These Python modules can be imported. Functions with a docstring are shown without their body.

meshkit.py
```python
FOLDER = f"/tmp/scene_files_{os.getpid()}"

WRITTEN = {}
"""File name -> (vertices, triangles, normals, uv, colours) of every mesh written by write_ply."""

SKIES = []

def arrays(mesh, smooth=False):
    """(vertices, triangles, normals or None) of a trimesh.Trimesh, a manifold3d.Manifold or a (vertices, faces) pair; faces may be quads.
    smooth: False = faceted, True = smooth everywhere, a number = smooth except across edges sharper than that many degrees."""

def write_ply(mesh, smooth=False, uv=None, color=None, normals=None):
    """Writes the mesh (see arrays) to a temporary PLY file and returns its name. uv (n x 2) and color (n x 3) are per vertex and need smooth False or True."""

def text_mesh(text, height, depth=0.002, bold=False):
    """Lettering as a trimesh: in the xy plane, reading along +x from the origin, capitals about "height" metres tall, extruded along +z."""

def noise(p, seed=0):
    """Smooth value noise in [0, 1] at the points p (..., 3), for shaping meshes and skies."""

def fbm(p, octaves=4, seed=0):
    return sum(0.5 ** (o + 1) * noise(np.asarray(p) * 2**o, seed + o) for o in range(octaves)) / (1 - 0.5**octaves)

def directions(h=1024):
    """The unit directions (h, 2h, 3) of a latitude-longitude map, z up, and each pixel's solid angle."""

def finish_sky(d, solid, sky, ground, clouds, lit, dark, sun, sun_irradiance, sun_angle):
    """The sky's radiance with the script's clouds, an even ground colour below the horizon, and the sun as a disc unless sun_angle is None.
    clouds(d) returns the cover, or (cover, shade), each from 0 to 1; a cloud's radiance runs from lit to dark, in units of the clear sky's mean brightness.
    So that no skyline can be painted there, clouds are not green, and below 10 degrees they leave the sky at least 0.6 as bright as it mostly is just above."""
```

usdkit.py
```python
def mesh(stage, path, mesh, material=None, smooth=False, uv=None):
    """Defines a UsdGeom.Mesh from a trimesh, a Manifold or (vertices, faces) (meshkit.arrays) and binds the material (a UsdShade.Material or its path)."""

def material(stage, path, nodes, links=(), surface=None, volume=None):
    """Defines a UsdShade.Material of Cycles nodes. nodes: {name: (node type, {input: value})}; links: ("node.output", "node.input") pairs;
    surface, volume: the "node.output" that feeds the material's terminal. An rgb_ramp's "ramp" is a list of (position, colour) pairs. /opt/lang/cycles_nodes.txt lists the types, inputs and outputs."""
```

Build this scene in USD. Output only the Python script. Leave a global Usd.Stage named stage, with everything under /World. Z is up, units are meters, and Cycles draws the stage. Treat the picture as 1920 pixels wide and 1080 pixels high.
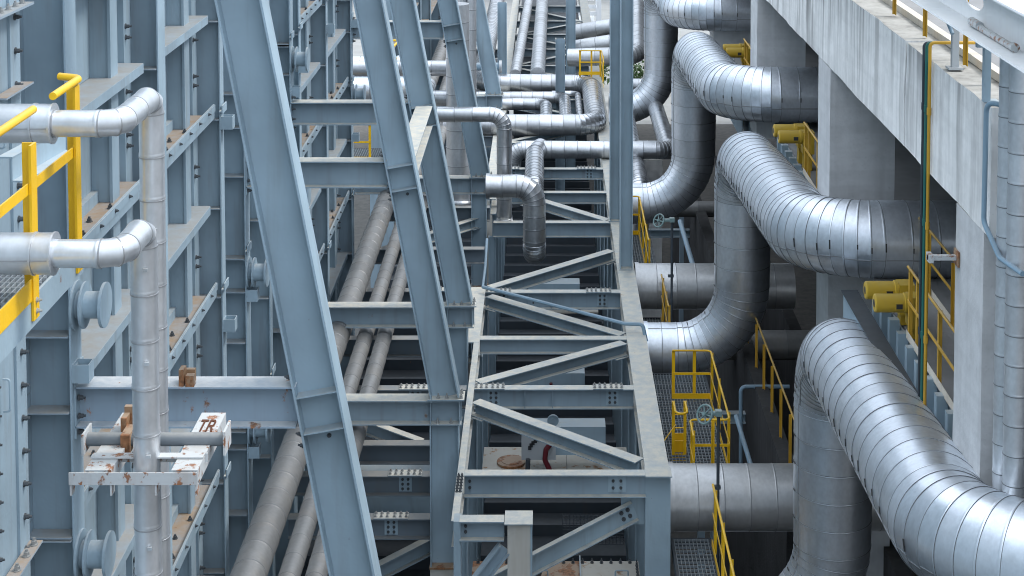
import math, random
import numpy as np
import usdkit, meshkit
from pxr import Usd, UsdGeom, UsdLux, UsdShade, Sdf, Gf

rng = random.Random(7)
stage = Usd.Stage.CreateInMemory()
UsdGeom.SetStageUpAxis(stage, "Z"); UsdGeom.SetStageMetersPerUnit(stage, 1.0)
UsdGeom.Xform.Define(stage, "/World"); UsdGeom.Scope.Define(stage, "/World/Looks")

# ------------------------------------------------------------------ camera, sky, sun
PITCH, FPX, H = math.radians(3.5), 3000.0, 22.0
U0, V0 = 1025.0, -440 + FPX * math.tan(PITCH)
cam = UsdGeom.Camera.Define(stage, "/World/camera")
cam.CreateHorizontalApertureAttr(36.0); cam.CreateVerticalApertureAttr(36.0 * 9 / 16)
cam.CreateFocalLengthAttr(FPX / 1920 * 36)
cam.CreateHorizontalApertureOffsetAttr((960 - U0) / 1920 * 36)
cam.CreateVerticalApertureOffsetAttr((V0 - 540) / 1920 * 36)
cam.CreateClippingRangeAttr(Gf.Vec2f(0.1, 3000))
cam.CreateExposureAttr(0.74)
xf = UsdGeom.Xformable(cam)
xf.AddTranslateOp().Set(Gf.Vec3d(0, 0, H)); xf.AddRotateXOp().Set(90 - math.degrees(PITCH))

SUN_EL, SUN_ROT = math.radians(52), math.radians(82)
usdkit.material(stage, "/World/Looks/sky_look", {
    "s": ("sky_texture", {"sky_type": "single_scattering", "sun_disc": False, "sun_elevation": SUN_EL, "sun_rotation": SUN_ROT}),
    "tc": ("texture_coordinate", {}),
    "n": ("noise_texture", {"scale": 2.2, "detail": 5.0, "roughness": 0.55}),
    "r": ("rgb_ramp", {"ramp": [(0.30, (4.4, 5.2, 6.3)), (0.72, (8.3, 8.8, 9.4))]}),
    "m": ("mix_color", {"fac": 0.85, "use_clamp": False}),
    "sp": ("separate_xyz", {}), "g": ("map_range", {"from_min": 0.0, "from_max": 1.0, "to_min": 0.52, "to_max": 1.4, "clamp": True}),
    "gm": ("mix_color", {"blend_type": "multiply", "fac": 1.0, "use_clamp": False}),
    "b": ("background_shader", {"strength": 0.15})},
    [("tc.generated", "n.vector"), ("n.fac", "r.fac"), ("s.color", "m.a"), ("r.color", "m.b"), ("tc.generated", "sp.vector"), ("sp.z", "g.value"), ("m.result", "gm.a"), ("g.result", "gm.b"), ("gm.result", "b.color")], surface="b.background")
dome = UsdLux.DomeLight.Define(stage, "/World/sky")
dome.GetPrim().SetCustomDataByKey("kind", "structure")
UsdShade.MaterialBindingAPI.Apply(dome.GetPrim()).Bind(UsdShade.Material.Get(stage, "/World/Looks/sky_look"))
sun = UsdLux.DistantLight.Define(stage, "/World/sun")
sun.CreateNormalizeAttr(True); sun.CreateIntensityAttr(0.40); sun.CreateAngleAttr(14.0); sun.CreateColorAttr(Gf.Vec3f(1.0, 0.965, 0.92))
sx = UsdGeom.Xformable(sun)
sx.AddRotateZOp().Set(-math.degrees(SUN_ROT)); sx.AddRotateXOp().Set(-(90 - math.degrees(SUN_EL)))

# ------------------------------------------------------------------ picture point -> place
def ray(u, v):
    X, Y = (u - U0) / FPX, -(v - V0) / FPX
    return np.array([X, math.cos(PITCH) + Y * math.sin(PITCH), -math.sin(PITCH) + Y * math.cos(PITCH)])
def at(u, v, d=None, z=None, x=None):
    r = ray(u, v)
    t = d / r[1] if d is not None else ((z - H) / r[2] if z is not None else x / r[0])
    return np.array([0, 0, H]) + t * r

# ------------------------------------------------------------------ materials
MAT = {}
def link_pos(nodes, links, name, scale, vec=None):
    nodes[name] = ("mapping", {"scale": scale}); links.append(("geo.position", f"{name}.vector"))
def paint(name, base, rough=0.5, var=0.12, dust=0.5, dustc=(0.50, 0.46, 0.39), rust=0.0, rustc=(0.17, 0.07, 0.025), streak=0.25, streakc=(0.16, 0.14, 0.12), spec=0.4, metallic=0.0, bump=0.05, sc=1.0):
    N = {"geo": ("geometry", {}), "p": ("principled_bsdf", {"roughness": rough, "specular_ior_level": spec, "metallic": metallic})}; L = []
    link_pos(N, L, "m1", (0.9, 0.9, 0.9)); link_pos(N, L, "m2", (5.5, 5.5, 0.45)); link_pos(N, L, "m3", (3.1 * sc, 3.1 * sc, 2.2 * sc)); link_pos(N, L, "m4", (22, 22, 22))
    N["n1"] = ("noise_texture", {"scale": 1.0, "detail": 4.0}); L.append(("m1.vector", "n1.vector"))
    N["n2"] = ("noise_texture", {"scale": 1.0, "detail": 5.0, "roughness": 0.6}); L.append(("m2.vector", "n2.vector"))
    N["n3"] = ("noise_texture", {"scale": 1.0, "detail": 7.0, "roughness": 0.68}); L.append(("m3.vector", "n3.vector"))
    N["n4"] = ("noise_texture", {"scale": 1.0, "detail": 3.0}); L.append(("m4.vector", "n4.vector"))
    b = np.array(base)
    N["r1"] = ("rgb_ramp", {"ramp": [(0.25, tuple(b * (1 - var))), (0.75, tuple(b * (1 + var)))]}); L.append(("n1.fac", "r1.fac"))
    N["r2"] = ("map_range", {"from_min": 0.52, "from_max": 0.80, "to_min": 0.0, "to_max": streak, "clamp": True}); L.append(("n2.fac", "r2.value"))
    N["c2"] = ("mix_color", {"b": streakc}); L += [("r1.color", "c2.a"), ("r2.result", "c2.fac")]
    N["sn"] = ("separate_xyz", {}); L.append(("geo.normal", "sn.vector"))
    N["up"] = ("map_range", {"from_min": 0.55, "from_max": 0.95, "to_min": 0.0, "to_max": dust, "clamp": True}); L.append(("sn.z", "up.value"))
    N["dn"] = ("map_range", {"from_min": 0.30, "from_max": 0.62, "to_min": 0.35, "to_max": 1.0, "clamp": True}); L.append(("n3.fac", "dn.value"))
    N["um"] = ("math", {"math_type": "multiply"}); L += [("up.result", "um.value1"), ("dn.result", "um.value2")]
    N["c3"] = ("mix_color", {"b": dustc}); L += [("c2.result", "c3.a"), ("um.value", "c3.fac")]
    out = "c3.result"
    if rust > 0:
        N["rr"] = ("map_range", {"from_min": 0.74 - 0.30 * rust, "from_max": 0.79 - 0.30 * rust, "to_min": 0.0, "to_max": 0.92, "clamp": True}); L.append(("n3.fac", "rr.value"))
        N["rc"] = ("rgb_ramp", {"ramp": [(0.3, tuple(np.array(rustc) * 0.5)), (0.7, tuple(np.array(rustc) * 1.7))]}); L.append(("n4.fac", "rc.fac"))
        N["c4"] = ("mix_color", {}); L += [(out, "c4.a"), ("rc.color", "c4.b"), ("rr.result", "c4.fac")]; out = "c4.result"
    L.append((out, "p.base_color"))
    N["bu"] = ("bump", {"strength": bump * 4, "distance": 0.01}); L += [("n4.fac", "bu.height"), ("bu.normal", "p.normal")]
    N["rm"] = ("map_range", {"from_min": 0.3, "from_max": 0.7, "to_min": rough - 0.08, "to_max": rough + 0.12, "clamp": True}); L += [("n3.fac", "rm.value"), ("rm.result", "p.roughness")]
    MAT[name] = usdkit.material(stage, "/World/Looks/" + name, N, L, surface="p.BSDF")
def metal(name, base, rough, dirt=0.25, dirtc=(0.30, 0.27, 0.23), metallic=0.95, dent=0.5, wave=False):
    """sheet metal cladding: one look in four tones, for neighbouring jacket pieces"""
    for k in range(4):
        f = (1.0, 0.94, 1.04, 0.88)[k]; rg = rough + (0.0, 0.05, -0.04, 0.03)[k]
        N = {"geo": ("geometry", {}), "p": ("principled_bsdf", {"metallic": metallic, "roughness": rg})}; L = []
        link_pos(N, L, "m1", (0.8, 0.8, 0.8)); link_pos(N, L, "m2", (1.7, 1.7, 1.2)); link_pos(N, L, "m3", (14, 14, 9))
        N["m1"][1]["location"] = (k * 3.7, 0, 0)
        for q, dt in (("1", 2.0), ("2", 6.0), ("3", 4.0)):
            N["n" + q] = ("noise_texture", {"scale": 1.0, "detail": dt, "roughness": 0.6}); L.append((f"m{q}.vector", f"n{q}.vector"))
        b = np.array(base) * f
        N["r1"] = ("rgb_ramp", {"ramp": [(0.3, tuple(b * 0.9)), (0.7, tuple(np.minimum(b * 1.06, 0.97)))]}); L.append(("n3.fac", "r1.fac"))
        N["r2"] = ("map_range", {"from_min": 0.50, "from_max": 0.75, "to_min": 0.0, "to_max": dirt, "clamp": True}); L.append(("n2.fac", "r2.value"))
        N["c2"] = ("mix_color", {"b": dirtc}); L += [("r1.color", "c2.a"), ("r2.result", "c2.fac"), ("c2.result", "p.base_color")]
        N["rm"] = ("map_range", {"from_min": 0.3, "from_max": 0.7, "to_min": rg - 0.03, "to_max": rg + 0.06, "clamp": True}); L += [("n2.fac", "rm.value"), ("rm.result", "p.roughness")]
        N["bu"] = ("bump", {"strength": dent, "distance": 0.03}); L += [("n1.fac", "bu.height")]
        N["b2"] = ("bump", {"strength": 0.10, "distance": 0.01}); L += [("n3.fac", "b2.height"), ("bu.normal", "b2.normal"), ("b2.normal", "p.normal")]
        MAT[f"{name}{k}"] = usdkit.material(stage, f"/World/Looks/{name}_tone_{k}", N, L, surface="p.BSDF")

paint("steel", (0.275, 0.365, 0.425), sc=1.8, dust=0.42, rust=0.13, var=0.17, streak=0.38, streakc=(0.17, 0.18, 0.17))
paint("wall_steel", (0.245, 0.325, 0.38), dust=0.5, dustc=(0.38, 0.35, 0.30), rust=0.09, var=0.18, streak=0.45)
paint("dark_steel", (0.035, 0.045, 0.055), dust=0.3, dustc=(0.06, 0.055, 0.05), rust=0.10, streak=0.4, streakc=(0.06, 0.05, 0.045))  # on the sunken casings this near-black base stands in for pit shade
paint("shaded_bearer_steel", (0.13, 0.165, 0.195), dust=0.8, dustc=(0.30, 0.28, 0.245), rust=0.12, streak=0.3)  # base and dust colours darkened in place of the deep shade there
paint("rack_steel", (0.235, 0.31, 0.365), sc=1.5, dust=0.9, dustc=(0.60, 0.55, 0.45), rust=0.25, rustc=(0.24, 0.13, 0.06), var=0.16, streak=0.35)
paint("ledge_steel", (0.27, 0.335, 0.39), dust=0.85, dustc=(0.29, 0.27, 0.235), rust=0.22, streak=0.3)
paint("rusty_ledge", (0.27, 0.325, 0.37), dust=0.95, dustc=(0.30, 0.215, 0.14), rust=0.25, streak=0.3)
paint("rusty_tie", (0.265, 0.34, 0.41), dust=0.85, dustc=(0.66, 0.65, 0.62), rust=0.46, rustc=(0.24, 0.10, 0.035), streak=0.25)
paint("rusty_white", (0.44, 0.46, 0.465), sc=4.0, dust=0.25, rust=0.64, rustc=(0.20, 0.075, 0.025), streak=0.4, streakc=(0.25, 0.12, 0.05))
paint("rust_plate", (0.27, 0.17, 0.10), dust=0.3, rust=0.85, rustc=(0.20, 0.085, 0.035), streak=0.4, streakc=(0.2, 0.1, 0.04))
paint("pale_steel", (0.47, 0.46, 0.42), sc=1.6, dust=0.6, dustc=(0.6, 0.55, 0.45), rust=0.14, streak=0.4, streakc=(0.3, 0.24, 0.17))
paint("yellow", (0.76, 0.45, 0.010), sc=2.5, rough=0.42, dust=0.35, var=0.2, dustc=(0.62, 0.48, 0.24), rust=0.13, streak=0.25, streakc=(0.30, 0.17, 0.02))
paint("old_yellow", (0.50, 0.29, 0.03), rough=0.55, dust=0.45, var=0.2, dustc=(0.55, 0.47, 0.34), rust=0.22, streak=0.4, streakc=(0.22, 0.13, 0.04))
paint("motor_yellow", (0.47, 0.31, 0.03), rough=0.45, dust=0.3, dustc=(0.45, 0.36, 0.15), rust=0.03, streak=0.15)
paint("dark_galv", (0.13, 0.15, 0.165), sc=3, rough=0.5, dust=0.35, rust=0.2)
paint("white", (0.80, 0.81, 0.81), rough=0.35, dust=0.08, var=0.05, rust=0.10, rustc=(0.35, 0.2, 0.1), streak=0.15, streakc=(0.55, 0.5, 0.42))
paint("toe_white", (0.62, 0.56, 0.47), rough=0.6, dust=0.3, rust=0.2, streak=0.3)
paint("green", (0.02, 0.13, 0.11), rough=0.45, dust=0.3, rust=0.2)
paint("blue_pipe", (0.20, 0.30, 0.38), rough=0.4, dust=0.2)
paint("black", (0.025, 0.027, 0.03), rough=0.5, dust=0.3, dustc=(0.14, 0.13, 0.12))
paint("bolt", (0.075, 0.085, 0.095), rough=0.45, dust=0.3, dustc=(0.2, 0.19, 0.17), rust=0.08, metallic=0.4)
paint("bolt_grey", (0.30, 0.31, 0.31), rough=0.4, dust=0.3, rust=0.12, metallic=0.5)
paint("red", (0.085, 0.006, 0.012), rough=0.45, dust=0.15)
paint("rust_text", (0.09, 0.03, 0.012), rough=0.8, dust=0.0, rust=0.0, streak=0.1)
paint("joint_gap_shade", (0.13, 0.14, 0.15), rough=0.6, dust=0.25, dustc=(0.2, 0.2, 0.19), streak=0.0)  # dark rings drawing the joint gaps and the shadow in them
paint("band", (0.34, 0.35, 0.36), rough=0.4, dust=0.0, streak=0.0, metallic=0.7)
paint("shade_dark_concrete", (0.045, 0.046, 0.048), rough=0.9, dust=0.4, var=0.25, dustc=(0.06, 0.056, 0.05), streak=0.5, streakc=(0.10, 0.10, 0.10), spec=0.2, bump=0.2)  # colour cut very dark to stand in for shade in trench and gallery
paint("deck", (0.26, 0.26, 0.26), rough=0.9, dust=0.3, var=0.2, dustc=(0.20, 0.20, 0.19), streak=0.2, spec=0.2, bump=0.2)
paint("shade_dark_ground", (0.045, 0.046, 0.048), rough=0.9, dust=0.2, var=0.2, streak=0.2, spec=0.2)  # pit shade put into the ground colour; the far yard stays pale
paint("pale_wall", (0.62, 0.64, 0.66), rough=0.8, dust=0.2, streak=0.25)
paint("window_dark", (0.05, 0.06, 0.07), rough=0.25, dust=0.0, streak=0.0)
paint("leaf", (0.06, 0.11, 0.035), rough=0.6, dust=0.1, var=0.4, dustc=(0.1, 0.16, 0.05), streak=0.2)
paint("galv", (0.42, 0.45, 0.47), rough=0.42, dust=0.3, rust=0.05, metallic=0.5)
metal("bright", (0.57, 0.585, 0.605), 0.30, dirt=0.05, dent=0.12)
metal("duct", (0.70, 0.745, 0.80), 0.35, dirt=0.08, dent=0.2, metallic=0.92)
metal("duct_dull", (0.44, 0.445, 0.445), 0.36, dirt=0.2, dent=0.16, metallic=0.7)
metal("pale", (0.55, 0.565, 0.58), 0.40, dirt=0.12, dent=0.2, metallic=0.85)
metal("light", (0.62, 0.645, 0.67), 0.31, dirt=0.06, dent=0.14, metallic=0.78)
metal("dull", (0.25, 0.25, 0.245), 0.5, dirt=0.35, dirtc=(0.30, 0.265, 0.22), metallic=0.6, dent=0.25)

def concrete(name, base, dark, streak):
    N = {"geo": ("geometry", {}), "p": ("principled_bsdf", {"roughness": 0.88, "specular_ior_level": 0.2})}; L = []
    link_pos(N, L, "m1", (0.7, 0.7, 0.9)); link_pos(N, L, "m2", (2.1, 2.1, 0.12)); link_pos(N, L, "m3", (6, 6, 0.35)); link_pos(N, L, "m4", (13, 13, 13)); link_pos(N, L, "m5", (0.4, 0.4, 5.0)); link_pos(N, L, "m6", (2.2, 2.2, 2.2))
    for q, dt, ro in (("1", 5.0, 0.6), ("2", 4.0, 0.6), ("3", 4.0, 0.6), ("4", 5.0, 0.65), ("5", 2.0, 0.5), ("6", 6.0, 0.7)):
        N["n" + q] = ("noise_texture", {"scale": 1.0, "detail": dt, "roughness": ro}); L.append((f"m{q}.vector", f"n{q}.vector"))
    b = np.array(base)
    N["r1"] = ("rgb_ramp", {"ramp": [(0.28, tuple(b * 0.80)), (0.52, tuple(b)), (0.75, tuple(b * 1.1))]}); L.append(("n1.fac", "r1.fac"))
    link_pos(N, L, "m7", (0.45, 0.45, 0.03)); N["n7"] = ("noise_texture", {"scale": 1.0, "detail": 3.0}); L.append(("m7.vector", "n7.vector"))
    N["k7"] = ("map_range", {"from_min": 0.42, "from_max": 0.62, "to_min": 0.40, "to_max": 1.0, "clamp": True}); L.append(("n7.fac", "k7.value"))
    N["sz"] = ("separate_xyz", {}); L.append(("geo.position", "sz.vector"))
    N["kz"] = ("map_range", {"from_min": 16.3, "from_max": 17.9, "to_min": 0.45, "to_max": 1.0, "clamp": True}); L.append(("sz.z", "kz.value"))
    N["kk"] = ("math", {"math_type": "multiply"}); L += [("k7.result", "kk.value1"), ("kz.result", "kk.value2")]
    out = "r1.color"
    for k, (src, lo, hi, amt, col) in enumerate((("n6", 0.46, 0.66, 0.35, b * 0.62), ("n5", 0.5, 0.66, 0.22, b * 0.7), ("n3", 0.46, 0.66, 0.85 * streak, b * 0.42), ("n2", 0.49, 0.585, 0.97 * streak, np.array(dark)), ("n4", 0.60, 0.75, 0.30, b * 0.5))):
        N[f"q{k}"] = ("map_range", {"from_min": lo, "from_max": hi, "to_min": 0.0, "to_max": amt, "clamp": True}); L.append((src + ".fac", f"q{k}.value"))
        N[f"c{k}"] = ("mix_color", {"b": tuple(col)}); 
        if src in ("n2", "n3"):
            N[f"w{k}"] = ("math", {"math_type": "multiply"}); L += [(f"q{k}.result", f"w{k}.value1"), ("kk.value", f"w{k}.value2"), (f"w{k}.value", f"c{k}.fac")]
        else:
            L.append((f"q{k}.result", f"c{k}.fac"))
        L.append((out, f"c{k}.a")); out = f"c{k}.result"
    N["sn"] = ("separate_xyz", {}); L.append(("geo.normal", "sn.vector"))
    N["up"] = ("map_range", {"from_min": 0.6, "from_max": 0.95, "to_min": 0.0, "to_max": 1.0, "clamp": True}); L.append(("sn.z", "up.value"))
    N["tr"] = ("rgb_ramp", {"ramp": [(0.3, (0.20, 0.195, 0.18)), (0.5, (0.36, 0.35, 0.32)), (0.7, (0.46, 0.45, 0.42))]}); L.append(("n6.fac", "tr.fac"))
    N["ct"] = ("mix_color", {}); L += [(out, "ct.a"), ("tr.color", "ct.b"), ("up.result", "ct.fac"), ("ct.result", "p.base_color")]
    N["bu"] = ("bump", {"strength": 0.5, "distance": 0.012}); L += [("n4.fac", "bu.height"), ("bu.normal", "p.normal")]
    MAT[name] = usdkit.material(stage, "/World/Looks/" + name, N, L, surface="p.BSDF")
concrete("concrete", (0.78, 0.78, 0.765), (0.11, 0.11, 0.11), 1.0)
concrete("column_concrete", (0.54, 0.55, 0.555), (0.25, 0.25, 0.25), 0.45)

# ------------------------------------------------------------------ mesh helpers: a mesh is (vertices, triangles)
def nrm(a):
    a = np.asarray(a, float); return a / max(np.linalg.norm(a), 1e-12)
CUBE = np.array([[-1, -1, -1], [1, -1, -1], [1, 1, -1], [-1, 1, -1], [-1, -1, 1], [1, -1, 1], [1, 1, 1], [-1, 1, 1]]) * 0.5
CF = np.array([[0, 2, 1], [0, 3, 2], [4, 5, 6], [4, 6, 7], [0, 1, 5], [0, 5, 4], [1, 2, 6], [1, 6, 5], [2, 3, 7], [2, 7, 6], [3, 0, 4], [3, 4, 7]])
def box(x0, x1, y0, y1, z0, z1):
    return CUBE * [x1 - x0, y1 - y0, z1 - z0] + [(x0 + x1) / 2, (y0 + y1) / 2, (z0 + z1) / 2], CF
def obox(c, ax, ay, az, sx, sy, sz):
    return np.asarray(c) + CUBE[:, :1] * sx * ax + CUBE[:, 1:2] * sy * ay + CUBE[:, 2:] * sz * az, CF
def cat(ms):
    V, F, o = [], [], 0
    for v, f in ms:
        V.append(v); F.append(np.asarray(f) + o); o += len(v)
    return np.vstack(V), np.vstack(F)
def frames(pts, closed_ref=None):
    pts = np.asarray(pts, float); n = len(pts)
    t = [nrm(pts[min(i + 1, n - 1)] - pts[i]) + nrm(pts[i] - pts[max(i - 1, 0)]) if 0 < i < n - 1 else (nrm(pts[1] - pts[0]) if i == 0 else nrm(pts[-1] - pts[-2])) for i in range(n)]
    t = [nrm(a) for a in t]; return transport(t)
def transport(t):
    ref = np.array([0, 0, 1.0]) if abs(t[0][2]) < 0.9 else np.array([0, 1.0, 0])
    a = nrm(np.cross(t[0], ref)); A, B = [], []
    for k in t:
        a = nrm(a - k * (a @ k)); A.append(a); B.append(np.cross(k, a))
    return t, A, B
def rings(centres, radii, A, B, n, cap0=False, cap1=False):
    th = np.linspace(0, 2 * math.pi, n, endpoint=False); c, s = np.cos(th)[:, None], np.sin(th)[:, None]
    V = np.vstack([C + r * (c * a + s * b) for C, r, a, b in zip(centres, radii, A, B)])
    F = []
    i = np.arange(n); j = (i + 1) % n
    for k in range(len(centres) - 1):
        o, p = k * n, (k + 1) * n
        F += [np.stack([o + i, o + j, p + j], 1), np.stack([o + i, p + j, p + i], 1)]
    if cap0:
        V = np.vstack([V, centres[0]]); F.append(np.stack([j, i, np.full(n, len(V) - 1)], 1))
    if cap1:
        o = (len(centres) - 1) * n
        V = np.vstack([V, centres[-1]]); F.append(np.stack([o + i, o + j, np.full(n, len(V) - 1)], 1))
    return V, np.vstack(F)
def fillet(pts, R, gore):
    """stations (point, tangent, straight?) along a polyline whose corners are rounded"""
    pts = [np.asarray(p, float) for p in pts]; out = []; last = pts[0]
    Rs = R if isinstance(R, (list, tuple)) else [R] * (len(pts) - 2)
    for i in range(1, len(pts) - 1):
        a, b = nrm(pts[i] - pts[i - 1]), nrm(pts[i + 1] - pts[i])
        ang = math.acos(max(-1, min(1, a @ b)))
        if ang < 0.02:
            continue
        T = Rs[i - 1] * math.tan(ang / 2)
        s = pts[i] - a * T; nn = nrm(b - a * (a @ b)); C = s + nn * Rs[i - 1]
        out.append(("line", last, s, a))
        k = max(2, int(math.ceil(ang / gore)))
        arc = []
        for q in range(k + 1):
            f = ang * q / k
            arc.append((C - nn * math.cos(f) * Rs[i - 1] + a * math.sin(f) * Rs[i - 1], nrm(a * math.cos(f) + nn * math.sin(f))))
        out.append(("arc", arc)); last = pts[i] + b * T
    out.append(("line", last, pts[-1], nrm(pts[-1] - pts[-2])))
    return out
def tube(pts, r, R=0.08, n=10, caps=True):
    S = []
    for e in fillet(pts, R, math.radians(22)):
        if e[0] == "line":
            S += [(e[1], e[3]), (e[2], e[3])]
        else:
            S += e[1][1:-1]
    P, T = [S[0][0]], [S[0][1]]
    for p, t in S[1:]:
        if np.linalg.norm(p - P[-1]) > 1e-5:
            P.append(p); T.append(t)
    T, A, B = transport(T)
    return rings(P, [r] * len(P), A, B, n, caps, caps)
def cyl(p0, p1, r, n=16, r1=None):
    p0, p1 = np.asarray(p0, float), np.asarray(p1, float); t = nrm(p1 - p0)
    _, A, B = transport([t, t])
    return rings([p0, p1], [r, r if r1 is None else r1], A, B, n, True, True)
def lathe(p0, axis, prof, n=24):
    axis = nrm(axis); _, A, B = transport([axis] * len(prof))
    return rings([np.asarray(p0) + axis * d for d, _ in prof], [r for _, r in prof], A, B, n, True, True)
def hexbolt(c, axis, r=0.022, h=0.03):
    c = np.asarray(c, float); axis = nrm(axis)
    return cat([cyl(c - axis * 0.004, c + axis * h * 0.25, r * 1.45, 8), cyl(c + axis * h * 0.2, c + axis * h, r, 6), cyl(c + axis * h, c + axis * h * 1.6, r * 0.55, 6)])

# ------------------------------------------------------------------ things and parts
USED = {}
def numbered(parent, name):
    k = USED.get((parent, name), 0); USED[(parent, name)] = k + 1
    return f"{parent}/{name}" if k == 0 else f"{parent}/{name}_{k:03d}"
class Thing:
    def __init__(self, name, label, cat_, group=None, kind=None):
        self.path = numbered("/World", name); self.parts = []; self.data = dict(label=label, category=cat_, group=group, kind=kind)
    def add(self, name, mesh, mat, smooth=False, parent="", label=None, kind=None):
        p = numbered(self.path + ("/" + parent if parent else ""), name)
        self.parts.append((p, mesh, mat, smooth, label, kind)); return p[len(self.path) + 1:]
    def done(self):
        lo = np.min([m[0].min(0) for _, m, *_ in self.parts], 0); hi = np.max([m[0].max(0) for _, m, *_ in self.parts], 0)
        base = np.array([(lo[0] + hi[0]) / 2, (lo[1] + hi[1]) / 2, lo[2]])
        x = UsdGeom.Xform.Define(stage, self.path); x.AddTranslateOp().Set(Gf.Vec3d(*map(float, base)))
        for k, v in self.data.items():
            if v:
                x.GetPrim().SetCustomDataByKey(k, v)
        for p, m, mat, smooth, label, kind in sorted(self.parts, key=lambda q: q[0].count("/")):
            g = usdkit.mesh(stage, p, (m[0] - base, m[1]), MAT[mat], smooth)
            if label: g.GetPrim().SetCustomDataByKey("label", label)
            if kind: g.GetPrim().SetCustomDataByKey("kind", kind)
        return self
def single(name, mesh, mat, label=None, cat_=None, group=None, kind=None, smooth=False):
    g = usdkit.mesh(stage, numbered("/World", name), mesh, MAT[mat], smooth)
    for k, v in dict(label=label, category=cat_, group=group, kind=kind).items():
        if v: g.GetPrim().SetCustomDataByKey(k, v)

def ibeam(t, p0, p1, D, B, mat, up=(0, 0, 1), tf=0.022, tw=0.014, names=("flange", "flange", "web"), parent=""):
    p0, p1 = np.asarray(p0, float), np.asarray(p1, float); a = nrm(p1 - p0); L = np.linalg.norm(p1 - p0); c = (p0 + p1) / 2
    n = nrm(np.asarray(up, float) - a * (np.asarray(up, float) @ a)); s = np.cross(a, n)
    t.add(names[0], obox(c + n * (D - tf) / 2, a, s, n, L, B, tf), mat, parent=parent)
    t.add(names[1], obox(c - n * (D - tf) / 2, a, s, n, L, B, tf), mat, parent=parent)
    t.add(names[2], obox(c, a, s, n, L, tw, D - 2 * tf), mat, parent=parent)
    return a, n, s
def stiffen(t, q, a, n, s, D, B, mat, th=0.014, tf=0.022):
    t.add("stiffener_plate", obox(q, a, s, n, th, B - 0.012, D - 2 * tf - 0.004), mat)
def splice(t, c, a, s, n, L=0.62, W=0.27, cols=6, mat="rack_steel"):
    """bolted plate lying on a flange: c on the surface"""
    t.add("splice_plate", obox(c + n * 0.011, a, s, n, L, W, 0.018), mat)
    t.add("bolts", cat([hexbolt(c + n * 0.02 + a * (L * 0.86) * (i / (cols - 1) - 0.5 + (0.02 if i >= cols / 2 else -0.02)) + s * W * 0.26 * j, n, 0.025, 0.03) for i in range(cols) for j in (-1, 1)]), "bolt_grey", kind="stuff")
def webbolts(t, c, a, n, s, nx=2, nz=4, dx=0.11, dz=0.1, plate=True, mat="steel"):
    """bolts (and plate) on a web: s points out of the web face"""
    if plate:
        t.add("web_plate", obox(c + s * 0.009, a, s, n, dx * (nx + 0.3), 0.014, dz * (nz + 0.2)), mat)
    t.add("bolts", cat([hexbolt(c + s * 0.016 + a * dx * (i - (nx - 1) / 2) + n * dz * (j - (nz - 1) / 2), s, 0.02, 0.035) for i in range(nx) for j in range(nz)]), "bolt", kind="stuff")

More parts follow.
